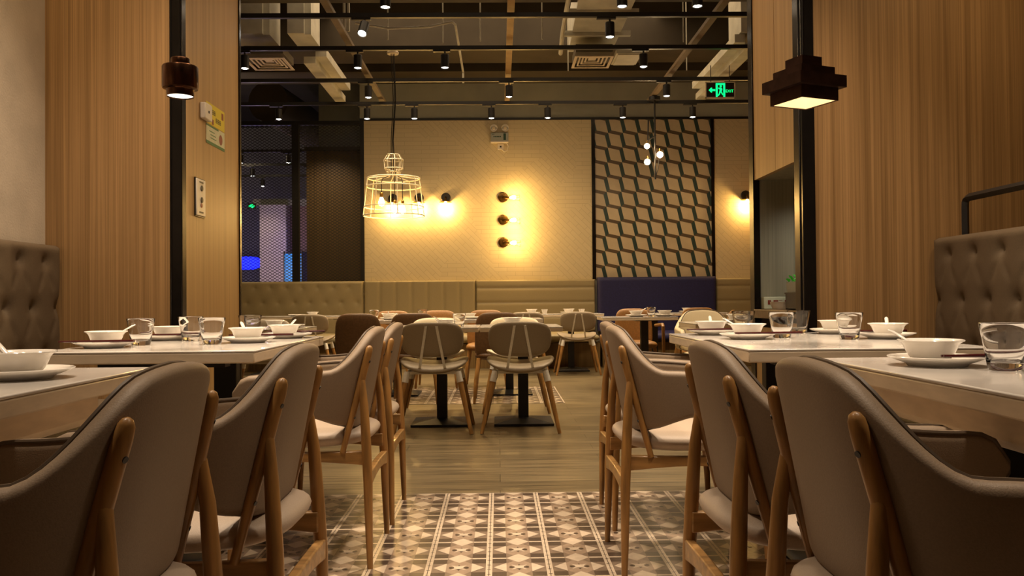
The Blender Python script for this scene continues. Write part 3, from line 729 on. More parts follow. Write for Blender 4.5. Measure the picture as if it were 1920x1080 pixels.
# crockery on the tables further back
FG = 'crockery on the far tables'
FAR = [
    ('bowl', -.40, 6.42, .725, 'white bowl', 'on the middle pair of tables, above the strap chair'), ('spoon', -.40, 6.42, .7425, 'white spoon', 'in the bowl on the middle pair of tables'),
    ('glass', -.29, 6.29, .725, 'clear tumbler', 'next to the bowl on middle pair of tables'), ('plate', -.42, 6.62, .725, 'white plate', 'on the middle pair of tables'),
    ('plate', .10, 6.45, .725, 'white plate', 'on the middle table at the aisle'), ('bowl', .10, 6.45, .735, 'white bowl', 'on the plate on middle table at the aisle'),
    ('glass', -2.02, 6.45, .725, 'clear tumbler', 'first on the table past the timber pier'), ('glass', -1.87, 6.42, .725, 'clear tumbler', 'second on the table past the timber pier'),
    ('bowl', -1.73, 6.66, .725, 'white bowl', 'on the table past the timber pier'), ('plate', -1.57, 6.50, .725, 'white plate', 'on the table past the timber pier'),
    ('plate', -1.04, 8.32, .735, 'white plate', 'between the two brown chairs nearest buttoned bench'), ('bowl', -1.06, 8.32, .745, 'white bowl', 'between the two brown chairs nearest buttoned bench'),
    ('glass', -1.20, 8.3, .735, 'clear tumbler', 'between the two brown chairs nearest buttoned bench'), ('spoon', -1.06, 8.32, .7625, 'white spoon', 'between the two brown chairs nearest buttoned bench'),
    ('glass', -.76, 8.58, .735, 'clear tumbler', 'before the vertical channels of the bench'), ('cup', -.89, 8.64, .735, 'white cup', 'before the vertical channels of the bench'),
    ('bowl', -1.02, 8.66, .735, 'white bowl', 'above the tan chair near the buttoned bench'), ('plate', -.24, 8.35, .735, 'white plate', 'beside the third brown chair'),
    ('bowl', -.30, 8.64, .735, 'white bowl', 'before the tan chair where bench padding changes'),
    ('plate', .42, 11.05, .735, 'white plate', 'on the long far table, first from its free end'), ('bowl', .42, 11.05, .745, 'white bowl', 'on the long far table, first from its free end'), ('cup', .59, 11.1, .735, 'white cup', 'on the long far table, near the first bowl'),
    ('plate', .90, 11.05, .735, 'white plate', 'on the long far table above the grey chair'), ('bowl', .90, 11.05, .745, 'white bowl', 'on the long far table above the grey chair'), ('cup', 1.07, 11.1, .735, 'white cup', 'on the long far table above the grey chair'),
    ('plate', 1.40, 8.76, .735, 'white plate', 'on small table before navy bench'), ('bowl', 1.40, 8.76, .745, 'white bowl', 'on small table before navy bench'), ('spoon', 1.40, 8.76, .7625, 'white spoon', 'on small table before navy bench'),
    ('glass', 1.55, 8.74, .735, 'clear tumbler', 'in the middle of small table before navy bench'), ('plate', 1.69, 8.80, .735, 'white plate', 'at the end of small table before navy bench'), ('bowl', 1.70, 8.80, .745, 'white bowl', 'at the end of small table before navy bench'),
    ('plate', 2.42, 11.0, .735, 'white plate', 'at the far table under the navy bench end'), ('bowl', 2.42, 11.0, .745, 'white bowl', 'at the far table under the navy bench end'), ('cup', 2.59, 10.95, .735, 'white cup', 'at the far table under the navy bench end'),
    ('plate', 1.80, 6.5, .735, 'white plate', 'before the pale armchair by service niche'), ('bowl', 1.80, 6.5, .745, 'white bowl', 'before the pale armchair by service niche'),
    ('glass', 1.95, 6.40, .735, 'clear tumbler', 'before the pale armchair by service niche'), ('glass', 2.02, 6.66, .735, 'clear tumbler', 'nearly behind the service niche post'),
    ('bowl', -2.35, 10.9, .735, 'white bowl', 'on the table at the buttoned bench'), ('plate', -2.55, 10.9, .735, 'white plate', 'on the table at the buttoned bench'),
]
for kd, x, y, z, a, b in FAR: put(kd, (x, y, z + .0005), a + ' ' + b, FG, rnd.random() * 6, -.12 if kd == 'spoon' else 0)

# niche things
nb = G().lathe([(0, .004), (.062, .004), (.066, 0), (.070, 0), (.088, .03), (.096, .054), (.098, .056), (.095, .056), (.085, .03), (.066, .007), (0, .006)], seg=40).obj('serving_bowl', M['ceramic'])
nb.location = (1.705, 5.19, .849); nb.scale = (.62, .62, .8); tag(nb, 'wide white serving bowl on the service niche counter', 'bowl')
t = thing('tray_box', 'small printed pale box behind the bowl on the niche counter', 'box', (1.80, 5.305, .849))
G().span(-.165, .10, -.02, .03, 0, .075).obj('box_body', M['paper'], t, bevel=.003)
g = G()
for i in range(7): g.span(-.14 + .035 * i, -.12 + .035 * i + .01 * (i % 2), -.0212, -.0205, .028 + .012 * (i % 3), .055)
g.obj('printed_marks', M['redink'], t)
t = thing('black_crate', 'black upright crate on the niche counter', 'crate', (1.745, 4.93, .849))
g = G().span(-.06, .06, -.1, .1, 0, .006)
for a in (-.06, .054): g.span(a, a + .006, -.1, .1, 0, .095)
for a in (-.1, .094): g.span(-.06, .06, a, a + .006, 0, .095)
g.obj('crate_body', M['black'], t); G().span(-.065, .065, -.105, .105, .092, .1).obj('rim', M['black'], t)
t = thing('potted_plant', 'bright green leafy plant in a grey planter standing on black crate', 'plant', (1.745, 4.93, .9495))
G().quadloop([[(a * .052, b * .09, 0) for a, b in ((-1, -1), (1, -1), (1, 1), (-1, 1))], [(a * .058, b * .098, .06) for a, b in ((-1, -1), (1, -1), (1, 1), (-1, 1))]]).obj('planter', M['grey_wall'], t, smooth=False)
g = G()
for i in range(46):
    x, y = rnd.uniform(-.05, .05), rnd.uniform(-.09, .09); a = rnd.random() * 6.3; h = rnd.uniform(.015, .045); l = rnd.uniform(.02, .04)
    dx, dy = math.cos(a), math.sin(a); w = .016
    b0 = (x, y, .058); m1 = (x + dx * l * .5 - dy * w, y + dy * l * .5 + dx * w, .062 + h * .8); m2 = (x + dx * l * .5 + dy * w, y + dy * l * .5 - dx * w, .062 + h * .8); tp = (x + dx * l, y + dy * l, .062 + h)
    g.poly([b0, m2, tp, m1])
g.obj('foliage', M['plant'], t)

# ------------------------------------------------------------------ lights on things
def light(kind, name, loc, energy, col, size=.1, parent=None, rot=None, angle=70, blend=.6):
    l = bpy.data.lights.new(name, kind); l.energy = energy; l.color = col
    if kind == 'SPOT': l.spot_size = math.radians(angle); l.spot_blend = blend; l.shadow_soft_size = size
    elif kind == 'AREA': l.size = size
    else: l.shadow_soft_size = size
    o = bpy.data.objects.new(name, l); COL.objects.link(o); o.location = loc
    if parent: o.parent = parent
    if rot: o.rotation_euler = rot
    return o
WARM = (1, .68, .34); WARM2 = (1, .77, .50); HOT = (1, .58, .17)
ZT = 3.3
for k, (y, nm) in enumerate(((6.42, 'nearest'), (7.17, 'second'), (8.10, 'third'), (9.28, 'fourth'), (10.37, 'fifth'))):
    o = G().span(-5.5, 3.65, y - .019, y + .019, ZT - .0178, ZT + .02).obj('lighting_track', M['black']); tag(o, 'long black lighting track across the room, %s from the portal' % nm, 'track', 'black lighting tracks')
ORD = ['first', 'second', 'third', 'fourth', 'fifth', 'sixth', 'seventh']
def make_spot():
    t = thing('track_spotlight', '', 'spotlight')
    G().span(-.11, .05, -.017, .017, -.036, -.0182).obj('adapter', M['black'], t)
    G().rod((0, 0, -.034), (0, 0, -.075), .008).obj('stem', M['black'], t)
    hd = G().lathe([(0, -.062), (.036, -.062), (.040, -.066), (.040, -.182), (.036, -.186), (.034, -.176), (0, -.172)], seg=24).obj('lamp_head', M['black'], t)
    G().lathe([(0, -.1745), (.033, -.1745), (.030, -.182), (.018, -.188), (0, -.190)], seg=24).obj('lens', M['lens'], hd)
    return t
sp0 = make_spot(); done = False
TRK = [(6.42, 'nearest', [-.83, .945, 1.513]), (7.17, 'second', [-1.10, .95]), (8.10, 'third', [-2.37, -1.31, -.49, 1.39]), (9.28, 'fourth', [-1.39, .13, 1.84]), (10.37, 'fifth', [-2.63, -1.57, -1.0, -.07, .61, 1.52, 2.37])]
for y, nm, xs in TRK:
    for i, x in enumerate(xs):
        lab = 'black cylindrical spotlight, %s from the round-pendant side on the %s lighting track' % (ORD[i], nm)
        if not done: sp0.location = (x, y, ZT); sp0['label'] = lab; sp0['group'] = 'black track spotlights'; s_ = sp0; done = True
        else: s_ = dup(sp0, (x, y, ZT), 0, lab)
        if nm == 'second' and i == 0:
            hd_ = [c for c in s_.children if c.name.startswith('lamp_head')][0]
            rm = Matrix.Rotation(-.55, 4, 'X') @ Matrix.Rotation(.12, 4, 'Y'); pv = Vector((0, 0, -.07))
            hd_.matrix_local = Matrix.Translation(pv) @ rm @ Matrix.Translation(-pv)
        light('SPOT', 'track_and_added_spot', (x, y, ZT - .2), 115, WARM2, .03, angle=86, blend=.8)

# hanging copper pendants over the aisle tables
t = thing('pendant_lamp', 'round stepped copper pendant lamp with glowing disc, on a black cord', 'lamp', (-1.175, 3.2, 1.683))
G().lathe([(0, .03), (.0455, .03), (.0455, .004), (.0475, .0), (.0485, .012), (.0485, .024), (.0495, .026), (.0625, .030), (.064, .036), (.064, .108), (.0615, .113), (.036, .1145), (.034, .117), (.034, .140), (.032, .143), (.006, .144), (.006, .152), (0, .152)], seg=48).obj('lamp_shade', M['copper'], t)
G().lathe([(0, .010), (.045, .010), (.045, .005), (0, .005)], seg=40).obj('glowing_disc', M['lens_warm'], t)
G().tube([(0, 0, .15), (0, 0, 2.9)], .0035, 8).obj('cord', M['black'], t)
light('SPOT', 'pendant_light', (-1.175, 3.2, 1.675), 16, WARM2, .04, angle=125, blend=.6)
t = thing('pendant_lamp', 'square stepped dark bronze pendant lamp with glowing hollow inside', 'lamp', (1.122, 3.12, 1.628), math.radians(22))
def frame_box(g, w, z0, z1, top=False):
    h = w / 2; i = h - .004
    for s in (-1, 1): g.span(-h, h, s * h - .002, s * h + .002, z0, z1).span(s * h - .002, s * h + .002, -h, h, z0, z1)
    return g
g = G(); frame_box(g, .165, 0, .046); g.span(-.103, .103, -.103, .103, .046, .05).span(-.103, .103, -.103, .103, .084, .088); frame_box(g, .206, .046, .088)
g.span(-.076, .076, -.076, .076, .088, .122).span(-.045, .045, -.045, .045, .122, .164)
g.obj('lamp_shade', M['bronze'], t, smooth=False)
g = G()
for s in (-1, 1): g.span(-.079, .079, s * .079 - .0006, s * .079 + .0006, .003, .045).span(s * .079 - .0006, s * .079 + .0006, -.079, .079, .003, .045)
g.span(-.079, .079, -.079, .079, .044, .0455); g.obj('inner_lining', M['lampwhite'], t, smooth=False)
G().tube([(0, 0, .16), (0, 0, 2.95)], .0035, 8).obj('cord', M['black'], t)
light('SPOT', 'pendant_light', (1.122, 3.12, 1.655), 16, WARM2, .04, angle=115, blend=.6)

# cream wire cage pendant with three tear-drop bulbs
t = thing('cage_pendant', 'large cream wire cage pendant with three glowing teardrop bulbs on black cords', 'lamp', (-1.028, 8.5, 0))
g = G()
def ring(z, r, w=.0062): g.tube([(r * math.cos(2 * PI * k / 36), r * math.sin(2 * PI * k / 36), z) for k in range(36)], w, 6, closed=True)
for z, r in ((1.758, .300), (1.845, .291), (2.045, .268), (2.128, .256), (2.19, .062), (2.225, .088), (2.31, .094), (2.36, .06)): ring(z, r)
for k in range(8):
    a = 2 * PI * (k + .3) / 8; c, s = math.cos(a), math.sin(a)
    g.tube([(c * .256, s * .256, 2.128), (c * .300, s * .300, 1.758)], .0052, 6)
    g.tube([(c * .05, s * .05, 2.15), (c * .256, s * .256, 2.128)], .0052, 6)
    g.tube([(c * .06, s * .06, 2.36), (c * .094, s * .094, 2.31), (c * .088, s * .088, 2.225), (c * .05, s * .05, 2.15)], .0052, 6)
g.obj('wire_cage', M['wirecream'], t)
G().lathe([(0, 3.36), (.055, 3.36), (.06, 3.375), (.03, 3.41), (0, 3.41)]).obj('canopy', M['vent'], t)
def bulb(parent, loc, sc=1.0, m='bulb', nm='bulb'):
    b = G().lathe([(0, -.088), (.012, -.086), (.024, -.076), (.030, -.060), (.029, -.045), (.021, -.020), (.0135, 0), (0, .0)], seg=24).obj(nm, M[m], parent); b.location = loc
    s = G().lathe([(0, .0), (.0145, 0), (.0165, .006), (.0165, .036), (.012, .046), (.004, .052), (0, .052)], seg=20).obj('socket', M['brass'], b)
    return b
for dx, dy, z in ((-.113, -.06, 1.935), (.0, .08, 1.875), (.095, -.08, 1.855)):
    bulb(t, (dx, dy, z))
    G().tube([(dx * .15, dy * .15, 3.37), (dx * .12 + .015, dy * .1, 2.9), (dx * .1 - .01, dy * .12, 2.5), (dx * .2, dy * .2, 2.16), (dx * .9, dy * .9, 2.12), (dx, dy, 2.08), (dx, dy, z + .05)], .0045, 6).obj('cord', M['black'], t)
    light('POINT', 'cage_bulb_light', (-1.028 + dx, 8.5 + dy, z - .12), 7, HOT, .03)
# rod pendant before the cube tiles
t = thing('rod_pendant', 'black rod pendant with three small globe bulbs before cube-patterned tiles', 'lamp', (1.89, 10.27, 0))
G().lathe([(0, 3.30), (.07, 3.30), (.07, 3.34), (0, 3.345)]).obj('canopy', M['black'], t)
G().rod((0, 0, 3.33), (0, 0, 2.35), .011).obj('rod', M['black'], t)
G().rod((-.08, -.02, 3.06), (-.095, -.02, 2.70), .009).obj('rod', M['black'], t)
G().rod((.01, 0, 2.88), (-.11, -.02, 2.80), .008).obj('rod', M['black'], t)
G().tube([(0, 0, 2.36), (.03, -.01, 2.48), (.045, -.01, 2.60)], .006, 6).obj('rod', M['black'], t)
for x, z, s in ((-.10, 2.745, .033), (-.098, 2.555, .036), (.055, 2.642, .038)):
    b = G().lathe([(s * math.sin(PI * k / 12), -s * math.cos(PI * k / 12)) for k in range(13)], seg=20).obj('globe_bulb', M['bulbsoft'], t); b.location = (x, -.02, z)
    G().rod((0, 0, s * .8), (0, 0, s + .035), .012, .009).obj('socket', M['brass'], b)
    light('POINT', 'globe_light', (1.89 + x, 10.3 - .09, z), 4.5, WARM, .03)

# wall sconces: black plate, brass dish, bulb
def make_sconce():
    t = thing('wall_sconce', '', 'wall lamp')
    G().tube([(0, 0, 0), (0, -.02, 0), (0, -.026, 0)], [.068, .068, .060], 28).obj('wall_plate', M['black'], t)
    G().tube([(0, -.02, 0), (0, -.075, -.002), (0, -.09, -.02), (0, -.09, -.06)], .012, 10).obj('arm', M['oldbrass'], t)
    G().lathe([(.014, -.048), (.05, -.056), (.092, -.072), (.093, -.074), (.05, -.060), (.013, -.052)], c=(0, -.09, 0), seg=32, close=True).obj('brass_dish', M['brass'], t)
    b = G().lathe([(0, -.128), (.02, -.122), (.027, -.105), (.022, -.08), (.013, -.064), (0, -.062)], seg=20).obj('bulb', M['bulb'], t); b.location = (0, -.09, 0)
    return t
sc0 = make_sconce()
for i, (x, z, lab) in enumerate(((-1.486, 2.365, 'black wall sconce with brass dish, closest to the mesh window'), (-1.116, 2.37, 'black wall sconce with brass dish, middle of the row of three'), (-.738, 2.375, 'black wall sconce with brass dish, third in row, next to vertical trio of bulbs'), (3.53, 2.38, 'black wall sconce with brass dish past the cube-patterned tiles'))):
    if i == 0: sc0.location = (x, YB, z); sc0['label'] = lab; sc0['group'] = 'black wall sconces'
    else: dup(sc0, (x, YB, z), 0, lab)
    light('POINT', 'sconce_light', (x, YB - .095, z - .16), 17, HOT, .03)
def make_side_sconce():
    t = thing('bulb_sconce', '', 'wall lamp')
    G().tube([(0, 0, 0), (0, -.02, 0), (0, -.026, 0)], [.072, .072, .062], 28).obj('wall_plate', M['oldbrass'], t)
    G().tube([(0, -.02, 0), (.01, -.07, -.006), (.05, -.09, -.01), (.085, -.09, -.014)], .014, 10).obj('arm', M['oldbrass'], t)
    b = G().lathe([(0, -.09), (.02, -.086), (.030, -.06), (.024, -.03), (.014, 0), (0, .0)], seg=20).obj('bulb', M['bulb'], t); b.location = (.095, -.09, -.016); b.rotation_euler = (0, -PI / 2 - .06, 0)
    g = G()
    for k in range(5):
        a = 2 * PI * k / 5 + .4; c, s = math.cos(a), math.sin(a)
        g.tube([(.085, -.09 + .026 * c, -.014 + .026 * s), (.13, -.09 + .034 * c, -.018 + .034 * s), (.185, -.09 + .034 * c, -.022 + .034 * s), (.235, -.09 + .046 * c, -.026 + .046 * s)], .0028, 6)
    for x, r in ((.085, .026), (.235, .046)):
        g.tube([(x, -.09 + r * math.cos(2 * PI * k / 20), -.018 + r * math.sin(2 * PI * k / 20) - (x - .085) * .05) for k in range(20)], .0026, 6, closed=True)
    g.obj('wire_guard', M['brass'], t)
    return t
ss0 = make_side_sconce()
for i, (z, w) in enumerate(((2.375, 'topmost'), (2.055, 'middle'), (1.735, 'lowest'))):
    lab = 'brass sconce with sideways caged bulb, %s of the vertical trio' % w
    if i == 0: ss0.location = (.072, YB, z); ss0['label'] = lab; ss0['group'] = 'vertical trio of caged sconces'
    else: dup(ss0, (.072, YB, z), 0, lab)
    light('POINT', 'bulb_sconce_light', (.072 + .17, YB - .2, z - .02), 11, HOT, .03)

# ------------------------------------------------------------------ ceiling services
for i, (x, lab) in enumerate(((-1.40, 'beside the cage pendant'), (.122, 'in the middle, warm light in its colour'), (1.885, 'above the rod pendant'))):
    o = G().span(x - .03, x + .03, 5.6, 10.7, ZT + .05, ZT + .085).obj('track_rail', mat('rail_brown_%d' % i, ((.16, .11, .055, 1), (.42, .26, .09, 1), (.16, .11, .055, 1))[i], .6, var=.2)); tag(o, 'long brown support rail over the tracks, %s' % lab, 'rail', 'brown support rails')  # middle rail has the warm light painted in as a lighter brown
def diffuser(name, loc, w, d, lab):
    t = thing(name, lab, 'vent', loc, 0, 'square air diffusers')
    g = G()
    for k, (a, b) in enumerate(((1, .86), (.74, .66), (.56, .48), (.38, .30))):
        z = .008 * k
        for s in (-1, 1):
            g.box((0, s * d / 2 * (a + b) / 2, z), (w * a, d / 2 * (a - b), .006), rx=s * .0); g.box((s * w / 2 * (a + b) / 2, 0, z), (w / 2 * (a - b), d * b, .006))
    g.span(-w * .1, w * .1, -d * .1, d * .1, .03, .036); g.obj('louvre_rings', M['vent'], t, smooth=False)
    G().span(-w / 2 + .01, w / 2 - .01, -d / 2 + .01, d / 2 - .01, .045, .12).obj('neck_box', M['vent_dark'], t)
    return t
diffuser('ceiling_vent', (-2.26, 8.55, 3.28), .40, .45, 'cream square ceiling diffuser over the buttoned-bench side')
diffuser('ceiling_vent', (.95, 8.53, 3.28), .38, .43, 'cream square ceiling diffuser under the big galvanised duct')
o = G().span(1.15, 1.40, 8.22, 8.63, 3.28, 3.32).span(1.17, 1.38, 8.24, 8.61, 3.27, 3.28).obj('ceiling_vent', M['duct'], None, smooth=False); tag(o, 'plain grey return air panel next to the cream diffuser', 'vent')
t = thing('air_duct', 'big pale galvanised duct running back to the cream diffuser', 'duct', (0, 0, 0))
G().quadloop([[(.72, 4.9, 3.75), (1.26, 4.9, 3.75), (1.26, 4.9, 4.1), (.72, 4.9, 4.1)], [(.72, 7.0, 3.62), (1.26, 7.0, 3.62), (1.26, 7.0, 4.0), (.72, 7.0, 4.0)], [(.74, 8.8, 3.46), (1.18, 8.8, 3.46), (1.18, 8.8, 3.8), (.74, 8.8, 3.8)]]).obj('duct_body', M['duct'], t, smooth=False)
g = G()
for y, z in ((6.6, 3.64), (7.25, 3.595), (7.8, 3.545), (8.3, 3.50)): g.span(.66, 1.30, y - .02, y + .02, z - .03, z + .02)
g.obj('hanger_bars', M['duct'], t, smooth=False)
G().tube([(.66, 8.85, 3.46), (.64, 8.3, 3.5), (.64, 7.6, 3.58), (.66, 6.2, 3.7)], .022, 8).obj('pipe', M['duct'], t)
for x0, x1, nm, lab in ((-2.62, -2.26, 'duct_drop', 'wide grey vertical duct over the cream diffuser on the buttoned-bench side'), (-2.02, -1.86, 'duct_drop', 'slim grey vertical duct next to the wide one'), (2.38, 2.5, 'duct_drop', 'slim grey vertical duct above the tray by the exit sign')):
    o = G().span(x0, x1, 8.3, 8.75, 3.51, CEIL).span(x1, x1 + .06, 8.34, 8.75, 3.51, CEIL).obj(nm, M['duct'], None, smooth=False); tag(o, lab, 'duct', 'vertical ducts')
o = G().span(-1.97, -1.85, 8.78, 10.5, 3.35, 3.42).span(-1.85, -1.74, 8.78, 10.2, 3.42, 3.5).obj('cable_tray', M['duct'], None, smooth=False); tag(o, 'pale stepped cable tray running back over the cage pendant side', 'tray', 'pale cable trays')
o = G().span(2.43, 2.55, 8.35, 10.46, 3.35, 3.42).span(2.33, 2.43, 8.35, 10.2, 3.42, 3.5).obj('cable_tray', M['duct'], None, smooth=False); tag(o, 'pale stepped cable tray running back behind the green exit sign', 'tray', 'pale cable trays')
o = G().tube([(-1.25, 7.6, 3.38), (-.95, 7.6, 3.33), (-.6, 7.65, 3.36), (-.40, 7.7, 3.42), (-.37, 7.72, 3.40), (-.37, 9.4, 3.42), (-.37, 9.4, 3.3)], .011, 8).obj('conduit', M['duct']); tag(o, 'thin pale conduit sagging between tracks near the cage pendant', 'conduit')
o = G().tube([(-1.36, 7.9, 3.4), (-1.36, 7.9, 4.0), (-1.40, 7.95, CEIL)], .012, 8).tube([(-1.40, 7.9, 3.4), (-1.40, 7.9, 4.0), (-1.44, 7.95, CEIL)], .012, 8).obj('conduit', M['duct']); tag(o, 'pair of pale conduits rising to dark ceiling by the brown rail', 'conduit')
for i, (x, y) in enumerate(((-1.0, 7.9), (-.5, 8.0), (-.15, 7.95), (.42, 7.9), (.75, 9.0), (1.75, 8.0), (2.0, 9.0))):
    o = G().rod((x, y, ZT + .02), (x, y, CEIL), .006, seg=8).obj('hanger_rod', M['duct']); tag(o, 'thin steel hanger rod holding the tracks from the dark ceiling', 'rod', 'thin hanger rods')
o = G().tube([(-3.35, 12.6, 3.85), (-3.2, 14, 3.85), (-3.1, 16, 3.85)], .3, 20).obj('ceiling_duct', M['beam']); tag(o, 'dark round duct seen over the wood panel behind the mesh window', 'duct')

# exit sign
t = thing('exit_sign', 'green glowing exit sign with arrow and running figure, hung by the niche', 'sign', (2.325, 8.9, 3.085)); t.scale = (.82, .82, .82)
g = G(); w, h = .19, .105
g.span(-w, w, -.012, .012, h - .012, h).span(-w, w, -.012, .012, -h, -h + .016).span(-w, -w + .012, -.012, .012, -h, h).span(w - .012, w, -.012, .012, -h, h).obj('frame', M['vent'], t, smooth=False)
G().span(-w + .01, w - .01, -.004, .01, -h + .01, h - .01).obj('face', M['ink'], t, smooth=False)
g = G(); yy = -.0055
def gp(pts): g.poly([(a, yy, b) for a, b in pts])
gp([(-.148, 0), (-.118, .03), (-.105, .03), (-.105, .012), (-.064, .012), (-.064, -.012), (-.105, -.012), (-.105, -.03), (-.118, -.03)])
for r in ((-.058, -.034, -.088, .088), (.038, .062, -.088, .088), (-.034, .038, .066, .088)): gp([(r[0], r[2]), (r[1], r[2]), (r[1], r[3]), (r[0], r[3])])
gp([(.006 + .014 * math.cos(k * PI / 5), .05 + .014 * math.sin(k * PI / 5)) for k in range(10)])
gp([(-.026, .03), (.01, .032), (.026, .012), (.012, -.028), (-.012, -.022), (-.006, .01), (-.022, .014)])
gp([(-.012, -.02), (.004, -.028), (-.008, -.058), (-.03, -.078), (-.034, -.062), (-.02, -.05)]); gp([(.004, -.025), (.016, -.02), (.034, -.05), (.03, -.07), (.018, -.05)])
g.obj('running_figure', M['exit_green'], t, smooth=False)
cu = bpy.data.curves.new('lettering', 'FONT'); cu.body = 'EXIT'; cu.size = .05; cu.align_x = 'LEFT'; cu.materials.append(M['exit_green'])
of = bpy.data.objects.new('lettering_curve', cu); me = bpy.data.meshes.new_from_object(of); bpy.data.objects.remove(of)
o = bpy.data.objects.new('lettering', me); COL.objects.link(o); o.parent = t; o.location = (.066, -.006, -.03); o.rotation_euler = (PI / 2, 0, 0)
G().rod((-.12, 0, h), (-.12, 0, .315), .005).rod((.12, 0, h), (.12, 0, .315), .005).obj('hanger', M['black'], t)
# emergency light on the back wall
t = thing('emergency_light', 'twin-head emergency light box above the vertical trio of sconces', 'emergency light', (.03, YB, 3.25))
G().span(-.125, .125, -.07, 0, -.085, .035).obj('housing', M['plastic_grey'], t, bevel=.004)
G().span(-.125, .125, -.072, 0, -.105, -.085).obj('bottom_lip', M['plastic'], t)
G().span(.055, .09, -.0715, -.069, -.07, .022).obj('green_stripe', M['green_ink'], t)
g = G()
for i in range(5): g.span(-.085 + i * .022, -.069 + i * .022, -.0712, -.069, -.032, -.014)
for i in range(3): g.span(-.105 + i * .012, -.096 + i * .012, -.0712, -.069, .008, .016)
g.obj('printed_marks', M['green_ink'], t)
for s in (-1, 1):
    hd = G().tube([(s * .08, -.01, .10), (s * .08, -.06, .10), (s * .08, -.075, .10), (s * .08, -.066, .10)], [.03, .052, .052, .042], 28).obj('lamp_head', M['plastic'], t)
    G().tube([(s * .08, -.06, .10), (s * .08, -.072, .10)], .040, 24).obj('reflector', M['plastic_grey'], hd); G().tube([(s * .08, -.07, .10), (s * .08, -.078, .10)], [.026, .02], 20).obj('bulb_cover', M['vent'], hd)
t2 = thing('wall_socket', 'small square wall socket under the emergency light', 'socket', (.045, YB, 3.095))
G().span(-.043, .043, -.012, 0, -.043, .043).obj('socket_plate', M['plastic'], t2, bevel=.003); G().span(-.012, .012, -.0135, -.011, -.012, .012).obj('outlet_hole', M['ink'], t2)
o = G().tube([(.12, YB - .03, 3.16), (.155, YB - .02, 3.10), (.14, YB - .02, 3.04), (.1, YB - .015, 3.02), (.06, YB - .015, 3.06)], .008, 8).obj('power_cord', M['plastic']); tag(o, 'short white cord looping from emergency light to the socket', 'cord')

# things on the timber reveal (face towards +X)
RX = -1.629
t = thing('junction_box', 'small white box high on the timber reveal behind the stickers', 'box', (RX, 4.785, 1.975))
G().span(0, .03, -.06, .06, -.045, .045).obj('box_cover', M['plastic'], t, bevel=.006); G().rod((.028, 0, 0), (.032, 0, 0), .008).obj('indicator', M['ink'], t)
t = thing('yellow_sticker', 'yellow notice sticker with black characters on the timber reveal', 'sticker', (RX, 4.985, 1.985))
G().span(0, .0012, -.16, .16, -.055, .065).obj('sheet', M['yellow'], t)
g = G(); e = .0016
def glyph(g, y0, z0, s):
    for a, b, c, d_ in ((0, 1, .42, .56), (0, 1, .0, .12), (.1, .9, .86, 1), (.42, .58, 0, 1), (.05, .18, .12, .86), (.82, .95, .12, .86)):
        g.span(.0005, e, y0 + a * s, y0 + b * s, z0 + c * s, z0 + d_ * s)
for i in range(2): glyph(g, -.062 + i * .032, .008, .027)
for i in range(3): glyph(g, .0 + i * .032, -.028, .027)
g.obj('black_characters', M['ink'], t)
g = G()
g.span(.0005, e, -.16, -.075, -.01, .055); g.obj('white_corner', M['plastic'], t)
g = G().span(.0005, e, -.065, -.035, -.05, -.02).span(.0005, e, .105, .14, .01, .05); g.obj('red_drawing', M['redink'], t)
t = thing('pale_sticker', 'pale green notice sticker with a dark round picture, under the yellow one', 'sticker', (RX, 4.985, 1.87))
G().span(0, .0012, -.16, .16, -.055, .055).obj('sheet', M['paper'], t); G().span(.0005, .0016, -.16, .16, -.055, -.038).span(.0005, .0016, -.16, .05, .045, .055).obj('green_band', M['paper_green'], t)
G().lathe([(0, 0), (.03, 0), (.03, .0016), (0, .0016)]).obj('round_picture', M['redink'], t).rotation_euler = (0, PI / 2, 0)
bpy.data.objects[[c.name for c in t.children if c.name.startswith('round_picture')][0]].location = (0, .09, .002)
g = G()
for i, (a, b) in enumerate(((-.11, -.02), (-.09, .0), (-.09, .01))): g.span(.0005, .0016, a, b, .018 - i * .018, .023 - i * .018)
g.obj('printed_lines', M['paper_green'], t)
t = thing('switch_plate', 'tall cream switch plate with dark key holes on the timber reveal', 'switch', (RX, 4.71, 1.49))
G().span(0, .006, -.075, .075, -.105, .105).obj('back_plate', M['black_gloss'], t); G().span(.004, .012, -.07, .07, -.1, .1).obj('face_plate', M['plastic'], t, bevel=.004)
g = G()
for z in (.052, -.012): g.rod((.011, .005, z), (.016, .005, z), .016, seg=18)
g.obj('key_switch', M['ink'], t); G().rod((.011, .0, -.042), (.0155, .0, -.042), .012).obj('red_button', M['redink'], t)
g = G()
for z in (.084, -.08): g.span(.011, .0135, -.03, .03, z - .004, z + .004)
g.obj('printed_marks', M['ink'], t)

# hall behind the mesh window
o = G().cushion(.30, .13, .02, 2.6, lambda a, b, c: (a, c, b)).obj('neon_sign', M['neon']); o.location = (-4.92, 16.9, 1.68); tag(o, 'glowing blue neon sign behind the mesh window', 'sign')
light('AREA', 'neon_light', (-4.9, 16.7, 1.7), 5, (.08, .1, 1), .4, rot=(PI / 2, 0, 0))
light('POINT', 'blue_light', (-3.75, 15.5, 2.1), 3, (.1, .1, 1), .1)
light('POINT', 'hall_light', (-4.1, 14.6, 1.5), 34, (1, .74, .80), .2)
light('SPOT', 'hall_panel_fill', (-2.6, 12.5, 3.3), 40, WARM2, .05, rot=(.25, 0, 0), angle=120, blend=1)  # unseen spot added to warm the hall's wood panel
light('POINT', 'hall_fill', (-4.6, 13.6, 3.4), 30, WARM2, .2)
def aim(a, b): return (Vector(b) - Vector(a)).to_track_quat('-Z', 'Y').to_euler()
light('SPOT', 'track_and_added_spot', (.945, 6.35, 3.08), 150, WARM, .05, rot=aim((.945, 6.35, 3.08), (-1.63, 5.2, 1.55)), angle=58, blend=1)  # extra spot added to brighten the left reveal, no lamp head of its own
